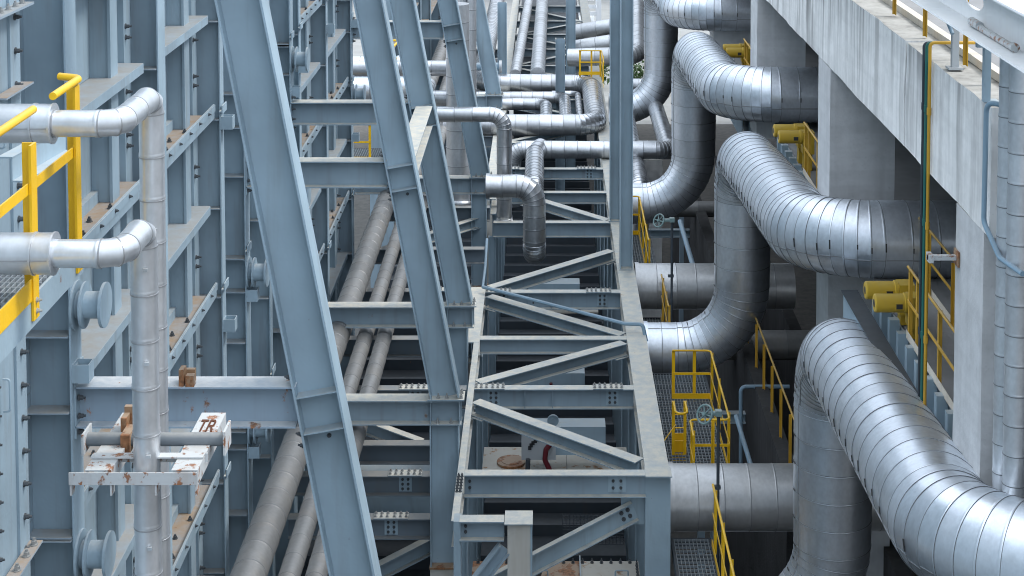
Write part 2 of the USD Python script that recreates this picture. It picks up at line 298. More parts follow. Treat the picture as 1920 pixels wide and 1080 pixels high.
def pipe(name, label, cat_, pts, r, R=None, seg=0.5, gore=11.0, mat="pale", n=32, caps=(0, 0), group=None, lip=0.006, seam="joint_gap_shade", seamw=0.016, taper=None, long_seam=None, extra=None, clips=None):
    """a clad pipe: every jacket piece is a part of its own, with a swaged lip over the next one"""
    R = R or r * 3
    T = Thing(name, label, cat_, group)
    St = []
    for e in fillet(pts, R, math.radians(gore)):
        if e[0] == "line":
            L = np.linalg.norm(e[2] - e[1])
            if L < 0.03: continue
            k = max(1, int(round(L / seg)))
            St += [(e[1] + (e[2] - e[1]) * q / k, e[3]) for q in range(k + 1)]
        else:
            St += e[1]
    S = [St[0]]
    for p, q in St[1:]:
        if np.linalg.norm(p - S[-1][0]) > 0.02: S.append((p, q))
    P = [s[0] for s in S]; tg, A, B = transport([s[1] for s in S]); N = len(P)
    rad = [r if taper is None else r * (taper[0] + (taper[1] - taper[0]) * min(1, max(0, (i / (N - 1) - taper[2]) / (taper[3] - taper[2])))) for i in range(N)]
    seams = []
    for i in range(N - 1):
        L = np.linalg.norm(P[i + 1] - P[i]); dr = rng.uniform(-0.004, 0.004) * min(1, r * 2)
        w = min(0.035, L * 0.2); ts = [0, 1 - w / L, 1 - 0.75 * w / L, 1 - 0.3 * w / L, 1]; rs = [0, 0, lip, lip, lip * 0.3]
        C = [P[i] + (P[i + 1] - P[i]) * f for f in ts]
        a = [nrm(A[i] * (1 - f) + A[i + 1] * f) for f in ts]; b = [nrm(B[i] * (1 - f) + B[i + 1] * f) for f in ts]
        rr = [rad[i] * (1 - f) + rad[i + 1] * f + q + dr for f, q in zip(ts, rs)]
        T.add("jacket_section", rings(C, rr, a, b, n, cap0=(i == 0), cap1=(i == N - 2)), mat + str(rng.choice([0, 0, 1, 2, 3])), smooth=35)
        if 0 < i:
            d = seamw / 2
            seams.append(rings([P[i] - tg[i] * d, P[i] - tg[i] * d * 0.6, P[i] + tg[i] * d * 0.6, P[i] + tg[i] * d], [rad[i] - 0.004, rad[i] + lip * 0.8 + 0.002, rad[i] + lip * 0.8 + 0.002, rad[i] - 0.004], [A[i]] * 4, [B[i]] * 4, n))
    if seams:
        T.add("joint_bands", cat(seams), seam, smooth=35, kind="stuff")
    if long_seam is not None:
        th = long_seam; strips = []
        for i in range(N - 1):
            q = th + rng.uniform(-0.05, 0.05)
            d0, d1 = (A[i] * math.cos(q) + B[i] * math.sin(q)), (A[i + 1] * math.cos(q) + B[i + 1] * math.sin(q))
            a0, a1 = P[i] + d0 * rad[i], P[i + 1] + d1 * rad[i + 1]; ax = nrm(a1 - a0); nn = nrm(d0 + d1)
            strips.append(obox((a0 + a1) / 2 + nn * 0.003, ax, np.cross(nn, ax), nn, np.linalg.norm(a1 - a0) * 0.97, 0.02, 0.012))
        T.add("lap_seam", cat(strips), "band", kind="stuff")
    if clips is not None:
        cl = []
        for i in range(2, N - 2):
            if tg[i] @ tg[i + 1] > 0.9995 or rng.random() < 0.35:
                q = clips + rng.uniform(-0.06, 0.06); d = A[i] * math.cos(q) + B[i] * math.sin(q)
                cl.append(obox(P[i] + d * (rad[i] + 0.008), tg[i], np.cross(d, tg[i]), d, 0.022, rng.uniform(0.07, 0.16), 0.012))
        T.add("seam_clips", cat(cl), "black", kind="stuff")
    for k, (i, sg) in enumerate(((0, -1), (N - 1, 1))):
        if caps[k]:
            c = P[i]; ax = tg[i]
            T.add("end_collar", rings([c - ax * 0.05, c - ax * 0.05, c + ax * 0.05, c + ax * 0.05], [rad[i] * 0.9, rad[i] + 0.03, rad[i] + 0.03, rad[i] * 0.9], [A[i]] * 4, [B[i]] * 4, n), mat + "0", smooth=35)
    if extra: extra(T)
    return T.done()

def rail(name, label, base, h=1.1, posts=None, mat="yellow", cat_="handrail", group=None, toe=True, mid=True, post="bar", drop=0.1, ends=True, top_mat=None, toe_mat=None, r=0.022):
    """a handrail along the polyline base (floor points); posts: distances along it"""
    T = Thing(name, label, cat_, group); base = [np.asarray(p, float) for p in base]; Z = np.array([0, 0, 1.0])
    T.add("top_rail", tube([p + Z * h for p in base], r, 0.1, 10), top_mat or mat, smooth=40)
    seglen = [np.linalg.norm(b - a) for a, b in zip(base, base[1:])]
    for a, b in zip(base, base[1:]):
        t = nrm(b - a); s = np.cross(t, Z); L = np.linalg.norm(b - a); c = (a + b) / 2
        if mid: T.add("mid_rail", obox(c + Z * h * 0.52, t, s, Z, L - 0.02, 0.012, 0.055), mat)
        if toe: T.add("toe_board", obox(c + Z * 0.06 + s * 0.012, t, s, Z, L, 0.008, 0.13), toe_mat or mat)
    for d in posts:
        k = 0
        while k < len(seglen) - 1 and d > seglen[k] + 1e-6:
            d -= seglen[k]; k += 1
        t = nrm(base[k + 1] - base[k]); s = np.cross(t, Z); p = base[k] + t * d
        T.add("post", cat([obox(p + Z * (h - drop) / 2 - s * 0.012, t, s, Z, 0.07, 0.01, h + drop - 0.03), obox(p + Z * (h - drop) / 2 - s * 0.037 + t * 0.03, t, s, Z, 0.01, 0.045, h + drop - 0.05)]), mat)
    return T.done()

# ------------------------------------------------------------------ ground
single("ground", (np.array([[-300, -60, 0], [300, -60, 0], [300, 600, 0], [-300, 600, 0.0]]), np.array([[0, 1, 2], [0, 2, 3]])), "shade_dark_ground", kind="structure")

paint("yard_look", (0.27, 0.28, 0.28), rough=0.9, dust=0.2, var=0.15, streak=0.1, spec=0.2)
single("yard", (np.array([[-300, 97, 0.02], [300, 97, 0.02], [300, 600, 0.02], [-300, 600, 0.02]]), np.array([[0, 1, 2], [0, 2, 3]])), "yard_look", kind="structure")

# ------------------------------------------------------------------ left casing wall
XW, XF = -6.15, -5.6
CD = [18.45, 22.85, 27.15, 29.3, 31.8, 34.6, 35.85, 40.3, 45.4]
ZT = 27.0
LEDGE = [17.8, 16.1, 14.55, 13.0, 11.4, 9.7, 8.1]
W = Thing("casing_wall", "long grey steel casing wall of bolted panels along the left side", "wall")
edges = [8.0, 16.85] + CD + [45.9]
for a, b in zip(edges[1:], edges[2:]):
    for z0, z1 in zip([0, 4.8] + LEDGE[::-1] + [19.4, 21, 22.6, 24.2], [4.8] + LEDGE[::-1] + [19.4, 21, 22.6, 24.2, ZT]):
        W.add("wall_panel", box(XW - 0.1, XW - 0.002 * rng.random(), a + 0.004, b - 0.004, z0 + 0.004, z1 - 0.004), "wall_steel")
# projecting front duct section with bolted end flange
W.add("front_panel", box(XW - 0.1, -5.63, 8.0, 16.80, 0, ZT), "wall_steel")
W.add("added_rear_panel", box(XW - 0.1, -5.7, -30, 7.99, 0, ZT), "wall_steel")  # unseen wall run on behind the camera, added to darken camera-facing sides
W.add("end_flange", box(-6.1, -5.615, 16.81, 16.86, 0, ZT), "wall_steel")
W.add("edge_strip", box(-5.629, -5.60, 16.55, 16.86, 0, ZT), "wall_steel")
W.add("edge_strip", box(-5.629, -5.60, 15.80, 15.98, 0, ZT), "wall_steel")
W.add("bolts", cat([hexbolt((-5.60, 16.70, z), (1, 0, 0), 0.026, 0.05) for z in np.arange(10, 20, 0.36)] + [hexbolt((-5.60, 15.88, z), (1, 0, 0), 0.022, 0.04) for z in np.arange(10, 20, 0.3)]), "bolt", kind="stuff")
for z in (13.6, 16.33, 18.62, 11.0):
    W.add("ledge", box(-5.60, -5.46, 16.0, 16.86, z, z + 0.02), "rusty_ledge")
zq = at(18, 22, x=-5.52)[2]
W.add("ledge", box(-5.60, -5.44, 15.2, 16.86, zq, zq + 0.025), "ledge_steel")
W.add("bolts", cat([hexbolt((-5.52, y, zq + 0.025), (0, 0, 1), 0.024, 0.04) for y in np.arange(15.4, 16.8, 0.22)] + [hexbolt((-5.52, y, 13.62), (0, 0, 1), 0.03, 0.05) for y in (16.2, 16.5, 16.75)]), "bolt_grey", kind="stuff")
for z in (12.55, 15.35, 18.1):
    W.add("lifting_handle", tube([(-5.60, 16.12, z), (-5.53, 16.12, z), (-5.53, 16.12, z + 0.34), (-5.60, 16.12, z + 0.34)], 0.011, 0.03, 8), "steel", smooth=40)
# gussets in the recess behind the flange
for z in (13.5, 15.0, 12.4, 16.9):
    W.add("gusset_plate", cat([box(-6.10, -5.9, 16.88, 17.25, z, z + 0.015)]), "rusty_ledge")
bays = [(18.45 + 0.45, 22.85, 0), (22.85 + 0.45, 27.15, 0), (36.3, 40.3, 1), (40.75, 45.4, 1)]
for a, b, far in bays:
    ym = a + (b - a) * 0.62
    W.add("box_stiffener", box(XW, -5.88, ym - 0.02, ym, 0, ZT), "wall_steel")
    W.add("box_stiffener", box(-5.90, -5.86, ym - 0.05, ym + 0.30, 0, ZT), "wall_steel")
    W.add("seam_flange", box(XW, -5.98, b - 0.42, b - 0.40, 0, ZT), "wall_steel")
    W.add("seam_flange", box(-6.06, -5.99, b - 0.40, b - 0.02, 0, ZT), "wall_steel")
    zz = [q - (1.85 if far else 0) * 0 for q in LEDGE] + [19.4, 21.0]
    for k, z in enumerate(zz):
        big = k in (1, 3, 5)
        mat = "rusty_ledge" if big else "wall_steel"
        W.add("ledge", box(XW, -5.70, a, b - 0.45, z - 0.015, z), "rusty_ledge" if big else "ledge_steel")
        if big:
            W.add("ledge_lip", box(-5.70, -5.682, a, b - 0.1, z - 0.13, z + 0.12), "wall_steel")
            W.add("ledge_lip", box(-5.681, -5.665, a, b - 0.1, z - 0.005, z + 0.11), "wall_steel")
            W.add("bolts", cat([hexbolt((-5.92 + 0.1 * (i % 2), a + 0.25 + i * 0.62, z), (0, 0, 1), 0.03, 0.045) for i in range(int((b - a - 0.8) / 0.62))] + [hexbolt((-5.665, a + 0.4 + i * 0.7, z + 0.06), (1, 0, 0), 0.02, 0.03) for i in range(5)]), "bolt", kind="stuff")
            W.add("lower_rim", box(XW, -6.06, a, b - 0.5, z + 0.0, z + 0.16), "wall_steel")
        else:
            W.add("ledge_lip", box(-5.70, -5.685, a, b - 0.5, z - 0.13, z + 0.004), "wall_steel")
    W.add("bolts", cat([hexbolt((-5.99, b - 0.30, z + q), (1, 0, 0), 0.028, 0.06) for z in np.arange(8, 20, 0.78) for q in (0, 0.16)]), "bolt", kind="stuff")
W.done()
SOCK = {0: [14.72], 1: [], 2: [15.75, 12.2], 3: [12.0, 9.0], 4: [13.4, 15.9], 5: [14.75], 6: [15.05, 12.0], 7: [15.2, 13.0], 8: [14.5, 11.2]}
TRUN = {0: [15.6, 12.55], 3: [15.6, 12.5, 9.5], 5: [15.56, 12.55], 8: [12.55, 15.6]}
WHICH = ["at the front of the wall, carrying the big rusty tie beam", "second from the front, behind the twin vertical pipes", "just left of the nearest inclined brace at mid height", "carrying the tie beam of the second brace",
         "without flanged stub, behind the second tie beam", "carrying the tie beam of the third brace", "close behind the third tie beam column", "in the far half with a small box on its flange", "at the far end of the wall"]
for i, d in enumerate(CD):
    near = i in (0, 1, 5, 8, 3)
    fw = 0.42 if i in (0, 1, 3, 5, 8) else 0.28
    T = Thing("wall_column", f"tall grey steel wall column {WHICH[i]}", "steel column", "columns of the casing wall")
    T.add("web", box(XW, XF - 0.022, d + fw / 2 - 0.008, d + fw / 2 + 0.008, 0, ZT), "wall_steel")
    T.add("flange", box(XF - 0.022, XF, d, d + fw, 0, ZT), "steel")
    for z in TRUN.get(i, []):
        for q in (-0.32, 0.30):
            T.add("stiffener_plate", box(XW, XF - 0.03, d - 0.03, d + fw / 2 - 0.01, z + q, z + q + 0.018), "ledge_steel")
        p = np.array([XF, d + fw / 2, z])
        k = T.add("lifting_trunnion", lathe(p, (1, 0, 0), [(0, 0.17), (0.06, 0.16), (0.32, 0.16), (0.33, 0.15)], 28), "steel", smooth=40)
        T.add("disc", lathe(p, (1, 0, 0), [(0.002, 0.29), (0.03, 0.29)], 36), "steel", smooth=40, parent=k)
        T.add("disc", lathe(p + [0.33, 0, 0], (1, 0, 0), [(0, 0.265), (0.035, 0.265)], 36), "steel", smooth=40, parent=k)
        T.add("disc", lathe(p + [0.10, 0, 0], (1, 0, 0), [(0, 0.275), (0.025, 0.275)], 36), "steel", smooth=40, parent=k)
    for z in SOCK[i]:
        y = d + 0.02; w, th = 0.2, 0.012
        T.add("socket_box", cat([box(XF, XF + w, y, y + th, z, z + 0.22), box(XF, XF + w, y + 0.2, y + 0.2 + th, z, z + 0.22), box(XF, XF + th, y + th, y + 0.2, z, z + 0.22), box(XF + w - th, XF + w, y + th, y + 0.2, z, z + 0.22), box(XF + th, XF + w - th, y + th, y + 0.2, z, z + 0.02)]), "steel")
    for z in LEDGE:
        T.add("stiffener_plate", box(XW, XF - 0.03, d - 0.05, d + fw / 2 - 0.01, z - 0.18, z - 0.165), "ledge_steel")
    if i >= 2:
        for z in LEDGE[1::2]:
            T.add("lug_plate", box(XF + 0.001, XF + 0.03, d - 0.12, d + 0.22, z - 0.02, z), "rack_steel")
            T.add("lug_plate", box(XF + 0.03, XF + 0.05, d - 0.05, d + 0.3, z - 0.06, z + 0.08), "steel")
    T.done()

# ------------------------------------------------------------------ inclined braces, tie beams and posts
RD = [18.7, 29.5, 34.7, 45.7, 57.2]
ORD = ["nearest", "second", "third", "fourth", "farthest"]
def rx(z): return -1.9 - 0.185 * (z - 10.1)
CX = {18.7: CD[0], 29.5: CD[3], 34.7: CD[5], 45.7: CD[8], 57.2: 56.9}
for i, d in enumerate(RD):
    T = Thing("inclined_brace", f"{ORD[i]} tall inclined grey steel brace of wide flange section" + ("" if i < 4 else " behind the silver pipes"), "steel brace", "inclined braces")
    z0, z1 = (4.0 if i == 0 else 10.13), 25.0
    p0, p1 = np.array([rx(z0), d, z0]), np.array([rx(z1), d, z1])
    a, n, s = ibeam(T, p0, p1, 0.54, 0.40, "steel", up=(1, 0, 0), tf=0.026, tw=0.016)
    for z in (14.56, 14.12, 20.0):
        stiffen(T, np.array([rx(z), d, z]), a, n, s, 0.54, 0.40, "steel", tf=0.026)
    if i:
        T.add("base_plate", box(rx(z0) - 0.33, rx(z0) + 0.36, d - 0.21, d + 0.21, 10.115, 10.14), "rack_steel")
        T.add("bolts", cat([hexbolt((rx(z0) + q, d - 0.13, 10.14), (0, 0, 1), 0.026, 0.06) for q in (-0.13, 0.03, 0.3)] + [hexbolt((rx(z0) + 0.3, d + 0.1, 10.14), (0, 0, 1), 0.026, 0.06)]), "bolt_grey", kind="stuff")
    T.add("bolts", cat([hexbolt((rx(z) - 0.29, d + q, z), (-1, 0, 0.18), 0.022, 0.04) for z in (14.75, 14.62, 14.06, 13.92) for q in (-0.12, 0.12)] + [hexbolt((rx(z) + 0.02, d - 0.012, z), (0, -1, 0), 0.02, 0.03) for z in (14.0,)]), "bolt", kind="stuff")
    T.done()
    T = Thing("tie_beam", f"horizontal grey tie beam from the wall to the {ORD[i]} inclined brace", "steel beam", "upper tie beams")
    x0 = XF + 0.01; x1 = rx(14.36) - 0.29
    a, n, s = ibeam(T, (x0, d, 14.40), (x1, d, 14.40), 0.50, 0.34, "rack_steel" if i else "rusty_tie")
    if True:
        T.add("end_plate", box(x0 - 0.008, x0 + 0.012, d - 0.17, d + 0.17, 14.02, 14.9), "steel")
        T.add("bolts", cat([hexbolt((x0 + 0.03, d - 0.11, z), (1, 0, 0), 0.026, 0.05) for z in (14.76, 14.5, 14.28, 14.09)]), "bolt", kind="stuff")
    if i == 0:
        T.add("rust_clamp", cat([box(-4.36, -4.30, d - 0.15, d + 0.0, 14.65, 14.85), box(-4.28, -4.18, d - 0.16, d - 0.06, 14.65, 14.78), box(-4.36, -4.2, d + 0.0, d + 0.06, 14.65, 14.8)]), "rust_plate", label="rusty clamp lug on the beam flange")
    T.done()
    if i == 0: continue
    T = Thing("foot_beam", f"horizontal grey beam from the wall to the foot of the {ORD[i]} inclined brace", "steel beam", "lower tie beams")
    a, n, s = ibeam(T, (XF + 0.02, d, 9.87), (-1.6, d, 9.87), 0.47, 0.36, "rack_steel")
    for x in (-2.18, -1.64):
        stiffen(T, np.array([x, d, 9.87]), a, n, s, 0.47, 0.36, "rack_steel")
    T.add("bolts", cat([hexbolt((x, d - 0.12, 9.66), (0, 0, 1), 0.024, 0.06) for x in (-2.05, -1.8)]), "bolt_grey", kind="stuff")
    T.done()
    T = Thing("support_post", f"upright grey post under the foot of the {ORD[i]} inclined brace", "steel column", "posts under the braces")
    ibeam(T, (-1.92 if i == 1 else -1.96, d, 9.62), (-1.92 if i == 1 else -1.96, d, 6.9), 0.55 if i == 1 else 0.44, 0.36, "steel", up=(1, 0, 0), tf=0.024)
    T.add("base_block", box(-2.2, -1.64, d - 0.2, d + 0.2, 0, 6.86), "pale_steel", label="weathered pale lower column")
    T.add("foot_plate", box(-2.21, -1.63, d - 0.21, d + 0.21, 6.865, 6.9), "rust_plate")
    T.done()
T = Thing("horizontal_brace", "pale topped horizontal brace joining the second and third inclined braces", "steel brace")
ibeam(T, (rx(14.36) + 0.02, 29.72, 14.36), (rx(14.36) + 0.02, 34.48, 14.36), 0.46, 0.36, "rack_steel")
T.done()

# ------------------------------------------------------------------ pipe rack
ZR = 9.16
XL0, XL1, XR0, XR1 = -1.86, -1.50, 1.80, 2.24
T = Thing("rack_girder", "pale topped long girder along the right side of the pipe rack", "steel girder", "long girders of the pipe rack")
ibeam(T, ((XR0 + XR1) / 2, 28.62, ZR - 0.24), ((XR0 + XR1) / 2, 92, ZR - 0.24), 0.48, XR1 - XR0, "rack_steel", tf=0.026)
T.done()
T = Thing("rack_girder", "pale topped long girder along the left side of the pipe rack, behind the posts", "steel girder", "long girders of the pipe rack")
ibeam(T, ((XL0 + XL1) / 2, 34.96, ZR - 0.24), ((XL0 + XL1) / 2, 38.75, ZR - 0.24), 0.48, XL1 - XL0, "rack_steel", tf=0.026)
ibeam(T, (-1.56, 26.5, ZR - 0.24), (-1.56, 34.95, ZR - 0.24), 0.48, 0.13, "rack_steel", tf=0.026)
ibeam(T, ((XL0 + XL1) / 2, 46.8, ZR - 0.24), ((XL0 + XL1) / 2, 92, ZR - 0.24), 0.48, XL1 - XL0, "rack_steel", tf=0.026)
T.add("bolt_row", cat([hexbolt((-1.59 + 0.06 * j, 27.6 + 0.12 * i, ZR), (0, 0, 1), 0.022, 0.045) for i in range(6) for j in range(2)]), "bolt", kind="stuff")
T.done()
CR = [28.4, 32.4, 35.28, 38.47, 44.44, 47.6, 50.43, 54.0, 57.5, 61, 64.5, 68, 72, 76, 80, 85, 90]
NTH = ["at the very front of the rack", "bolted beam next behind the front one", "thin one between two diagonals", "bolted one behind the green cable tray", "carrying the drooping pipe elbows", "behind the drooping pipe elbows",
       "under the looped silver pipes"] + [f"{k} from the back, far away under the long pipes" for k in ("tenth", "ninth", "eighth", "seventh", "sixth", "fifth", "fourth", "third", "second", "first")]
for i, d in enumerate(CR):
    T = Thing("cross_beam", f"horizontal cross beam of the pipe rack, {NTH[i]}", "steel beam", "cross beams of the pipe rack")
    D = 0.42 if i in (0, 1, 3, 4) else 0.34
    a, n, s = ibeam(T, (XL1, d, ZR - 0.012 - D / 2), (XR0, d, ZR - 0.012 - D / 2), D, 0.24, "rack_steel", tf=0.02)
    zc = ZR - 0.012 - D / 2
    if i in (1, 3, 6, 10, 12):
        for x in (-1.18, 1.27): splice(T, np.array([x, d, ZR - 0.012]), a, s, n)
        for x in (-1.10, 1.36): webbolts(T, np.array([x, d - 0.007, zc]), a, n, -np.abs(s) * 1, nz=3, dz=0.1)
        for x in (-0.45, 0.12): T.add("stiffener_plate", box(x - 0.008, x + 0.008, d - 0.11, d - 0.008, zc - D / 2 + 0.02, zc + D / 2 - 0.02), "rack_steel")
    if i == 0:
        webbolts(T, np.array([1.28, d - 0.007, zc]), a, n, np.array([0, -1.0, 0]), nz=2, dz=0.13, dx=0.14)
        webbolts(T, np.array([-1.40, d - 0.007, zc]), a, n, np.array([0, -1.0, 0]), nx=1, nz=2, dz=0.12, plate=False)
    T.done()
# left half of the rack, carrying the three big pipes
ORDW = ['first', 'second', 'third', 'fourth', 'fifth', 'sixth', 'seventh', 'eighth', 'ninth', 'tenth', 'eleventh', 'twelfth', 'thirteenth', 'fourteenth']
LB = [(29.85, 1), (30.7, 1), (31.5, 0), (32.4, 1), (35.3, 0), (38.6, 1), (42, 0), (46, 0), (50.5, 0), (55, 0), (60, 0), (66, 0), (72, 0)]
for i, (d, b) in enumerate(LB):
    T = Thing("pipe_bearer", f"{ORDW[i]} bearer from the front under the dull lagged pipes" + (", with bolted splice plate" if b else ""), "steel beam", "bearers under the left pipes")
    zb_ = (at(740, 968, d=29.85)[2], at(740, 888, d=30.7)[2], at(740, 830, d=31.5)[2])[i] if i < 3 else ZR - 0.02
    a, n, s = ibeam(T, (-4.95, d, zb_ - 0.2), (-1.66, d, zb_ - 0.2), 0.40, 0.26, "shaded_bearer_steel", tf=0.02)
    if b:
        for x in ((-2.98, -2.78, -2.5, -2.72)[i % 4],):
            splice(T, np.array([x, d, zb_]), a, s, n, 0.66, 0.26, 6)
            webbolts(T, np.array([x, d - 0.007, zb_ - 0.2]), a, n, np.array([0, -1.0, 0]), nz=3, dz=0.095)
    T.done()
DG = [((-1.42, 28.9, 0), (1.78, 28.75, 0))]
def diag(label, p0, p1, B=0.26, D=0.28):
    T = Thing("diagonal_brace", label, "steel brace", "diagonal braces of the pipe rack")
    a, n, s = ibeam(T, p0, p1, D, B, "rack_steel", tf=0.02)
    for p, sg in ((np.asarray(p0, float), 1), (np.asarray(p1, float), -1)):
        T.add("gusset_plate", obox(p - n * (D / 2 + 0.012) + a * sg * 0.12, a, s, n, 0.42, B * 1.35, 0.014), "rack_steel")
    T.done()
zd = ZR - 0.17
diag("front diagonal brace in the top of the rack, falling to the right", (-1.44, 31.75, zd), (1.72, 28.95, zd))
diag("second diagonal brace in the top of the rack, rising to the right", (-1.44, 32.75, zd), (1.72, 35.05, zd))
diag("third diagonal brace carrying the cable tray, falling to the right", (-1.40, 38.2, zd), (1.72, 35.55, zd))
diag("fourth diagonal brace in the rack, rising to the right beneath the column", (-1.40, 38.85, zd), (1.72, 41.85, zd))
diag("fifth diagonal brace behind the drooping pipe elbows", (-0.6, 47.3, zd), (1.72, 44.7, zd))
for k, (a_, b_, sg) in enumerate([(54.2, 57.2, 1), (57.7, 60.8, -1), (61.2, 64.3, 1), (64.7, 67.8, -1), (68.2, 71.8, 1), (72.2, 75.8, -1), (76.2, 79.8, 1), (80.2, 84.8, -1)]):
    diag(f"far diagonal brace of the rack, {ORDW[k]} behind the looped pipes", (-1.4, a_ if sg > 0 else b_, zd), (1.72, b_ if sg > 0 else a_, zd), 0.22, 0.24)
# diagonals under the left pipes
diag("diagonal brace low on the left, ending at the foot of the front post", at(600, 1128, d=30.25), at(850, 1000, d=30.25))
diag("diagonal brace under the left pipes behind the foot beam", at(655, 788, d=32.0), at(790, 838, d=31.75), 0.2)
diag("far diagonal brace under the left pipes, right of the upright brace", (-4.9, 42.3, 8.75), (-2.0, 45.8, 8.75), 0.2)
diag("far diagonal brace under the left pipes behind the upright silver pipe", (-2.0, 46.3, 8.75), (-4.9, 50.2, 8.75), 0.2)
# rack columns
ORDW2 = ORDW
def hcol(label, x, d, z0, z1, D=0.42, B=0.36, mat="steel", plate=True, up=(1, 0, 0), group="columns of the pipe rack"):
    T = Thing("rack_column", label, "steel column", group)
    ibeam(T, (x, d, z0), (x, d, z1), D, B, mat, up=up, tf=0.022)
    if plate: T.add("base_plate", box(x - D / 2 - 0.03, x + D / 2 + 0.03, d - B / 2 - 0.02, d + B / 2 + 0.02, z0 - 0.02, z0), "rack_steel")
    T.done()
T = Thing("rack_column", "front right box column of the pipe rack with pale cap plate", "steel column", "columns of the pipe rack")
T.add("shaft", box(XR0 - 0.0, XR1 + 0.02, 28.42, 28.60, 0, ZR - 0.02), "steel")
T.add("shaft_side", box(XR1 - 0.03, XR1 + 0.018, 28.605, 28.95, 0, ZR - 0.52), "steel")
T.add("cap_plate", box(XR0 - 0.01, XR1 + 0.03, 28.20, 28.63, ZR - 0.018, ZR + 0.004), "rack_steel")
T.done()
for k, d in enumerate(CR[1:10]):
    hcol(f"right rack column under the girder, {ORDW2[k + 1]} from the front", 2.02, d, 0.0, ZR - 0.5, 0.36, 0.30, "dark_steel" if k > 30 else "steel", False)
for k, d in enumerate(CR[0:10]):
    hcol(f"left rack column under the girder, {ORDW2[k]} from the front", -1.55, d + 0.25, 0.0, ZR - 0.5, 0.2, 0.24, "steel", False)
hcol("tall upright column standing on the right rack girder, the front one", 2.03, 40.3, ZR + 0.02, 26, 0.32, 0.46, "steel")
hcol("tall upright column standing on the right rack girder, the one behind", 1.93, 44.6, ZR + 0.02, 26, 0.30, 0.40, "steel")
hcol("far upright column at the left end of the flanged pipe", -1.75, 62.5, ZR + 0.02, 12.7, 0.36, 0.36, "steel")
hcol("far upright column right of the two long pipes", 1.0, 66, 4, 12.3, 0.40, 0.36, "steel")
hcol("short far column with pale cap right of the two long pipes", 0.52, 60.5, 4, 11.6, 0.36, 0.36, "rack_steel")
# lower front frame
zf = at(970, 972, d=26.3)[2]
T = Thing("front_frame", "low pale capped steel frame in front of the rack", "steel frame")
xa, xb = at(952, 980, d=26.3)[0], at(998, 980, d=26.3)[0]
T.add("post", box(xa, xb - 0.03, 26.1, 26.32, 0, zf - 0.005), "pale_steel")
T.add("post_side", box(xb - 0.03, xb, 26.08, 26.42, 0, zf - 0.02), "steel")
T.add("cap_plate", box(xa - 0.05, xb + 0.01, 26.05, 26.55, zf, zf + 0.018), "rack_steel")
x2 = at(862, 980, d=26.3)[0]
ibeam(T, (x2, 26.3, zf - 0.17), (xa - 0.06, 26.3, zf - 0.17), 0.34, 0.26, "rack_steel", names=("beam_flange", "beam_flange", "beam_web"))
webbolts(T, np.array([x2 + 0.1, 26.293, zf - 0.17]), np.array([1.0, 0, 0]), np.array([0, 0, 1.0]), np.array([0, -1.0, 0]), nx=1, nz=2, plate=False)
ibeam(T, (xa - 0.05, 26.2, zf - 0.45), (xa - 1.15, 26.2, zf - 1.9), 0.22, 0.24, "rack_steel", names=("brace_flange", "brace_flange", "brace_web"))
T.add("post", box(x2 - 0.1, x2 + 0.02, 26.2, 26.5, 0, zf - 0.01), "steel")
T.done()
T = Thing("knee_brace", "channel shaped knee brace bolted below the front cross beam", "steel brace")
pA, pB = at(1190, 955, d=28.55), at(985, 1062, d=28.0)
a = nrm(pB - pA); n = nrm(np.cross(a, [0, 1.0, 0])); n = n if n[2] > 0 else -n; s = np.cross(a, n)
Lk = np.linalg.norm(pB - pA) + 0.6; c = pA + a * (Lk / 2)
T.add("web", obox(c, a, s, n, Lk, 0.014, 0.34), "steel")
T.add("flange", obox(c + n * 0.17 - np.array([0, 0.06, 0]), a, s, n, Lk, 0.14, 0.018), "rack_steel")
T.add("flange", obox(c - n * 0.17 - np.array([0, 0.06, 0]), a, s, n, Lk, 0.14, 0.018), "rack_steel")
T.add("gusset_plate", box(pA[0] - 0.25, XR0, 28.56, 28.575, pA[2] - 0.28, ZR - 0.4), "steel")
T.add("bolts", cat([hexbolt(pA + a * (0.12 + 0.13 * i) + n * 0.12 * (j - 0.5) + np.array([0, -0.02, 0]), (0, -1, 0), 0.028, 0.04) for i in range(2) for j in range(2)]), "bolt", kind="stuff")
T.done()
T = Thing("conduit", "thin grey conduit beside the post under the fourth inclined brace", "conduit")
T.add("tube", tube([at(913, 448, d=42.5), at(910, 500, d=41.5), at(904, 548, d=40.5)], 0.035, 0.05, 8), "blue_pipe", smooth=40)
T.done()
T = Thing("cable_tray", "narrow dark green cable tray running along the third diagonal brace", "cable tray")
T.add("tray", tube([at(905, 538, d=38.3), at(1172, 607, d=35.6), at(1205, 608, d=35.5), at(1212, 640, d=35.4)], 0.045, 0.1, 8), "blue_pipe", smooth=40)
T.add("tray_support", cat([cyl(at(1000, 560, d=37.3) - [0, 0, 0.12], at(1000, 560, d=37.3), 0.02), cyl(at(1130, 597, d=36) - [0, 0, 0.12], at(1130, 597, d=36), 0.02)]), "bolt")
T.done()

# ------------------------------------------------------------------ lagged pipes on the left of the rack
pipe("lagged_pipe", "thickest dull grey lagged pipe at the lower left, beside the wall", "pipe", [(-4.62, 16, 9.46), (-4.62, 96, 9.46)], 0.275, seg=0.62, mat="dull", n=36, lip=0.008, seamw=0.02)
pipe("lagged_pipe", "middle dull lagged pipe of the three under the inclined braces", "pipe", [(-4.02, 16, 9.36), (-4.02, 96, 9.36)], 0.17, seg=0.62, mat="dull", n=28, seamw=0.018)
pipe("lagged_pipe", "right hand dull lagged pipe of the three under the inclined braces", "pipe", [(-3.6, 16, 9.36), (-3.6, 96, 9.36)], 0.17, seg=0.62, mat="dull", n=28, seamw=0.018)

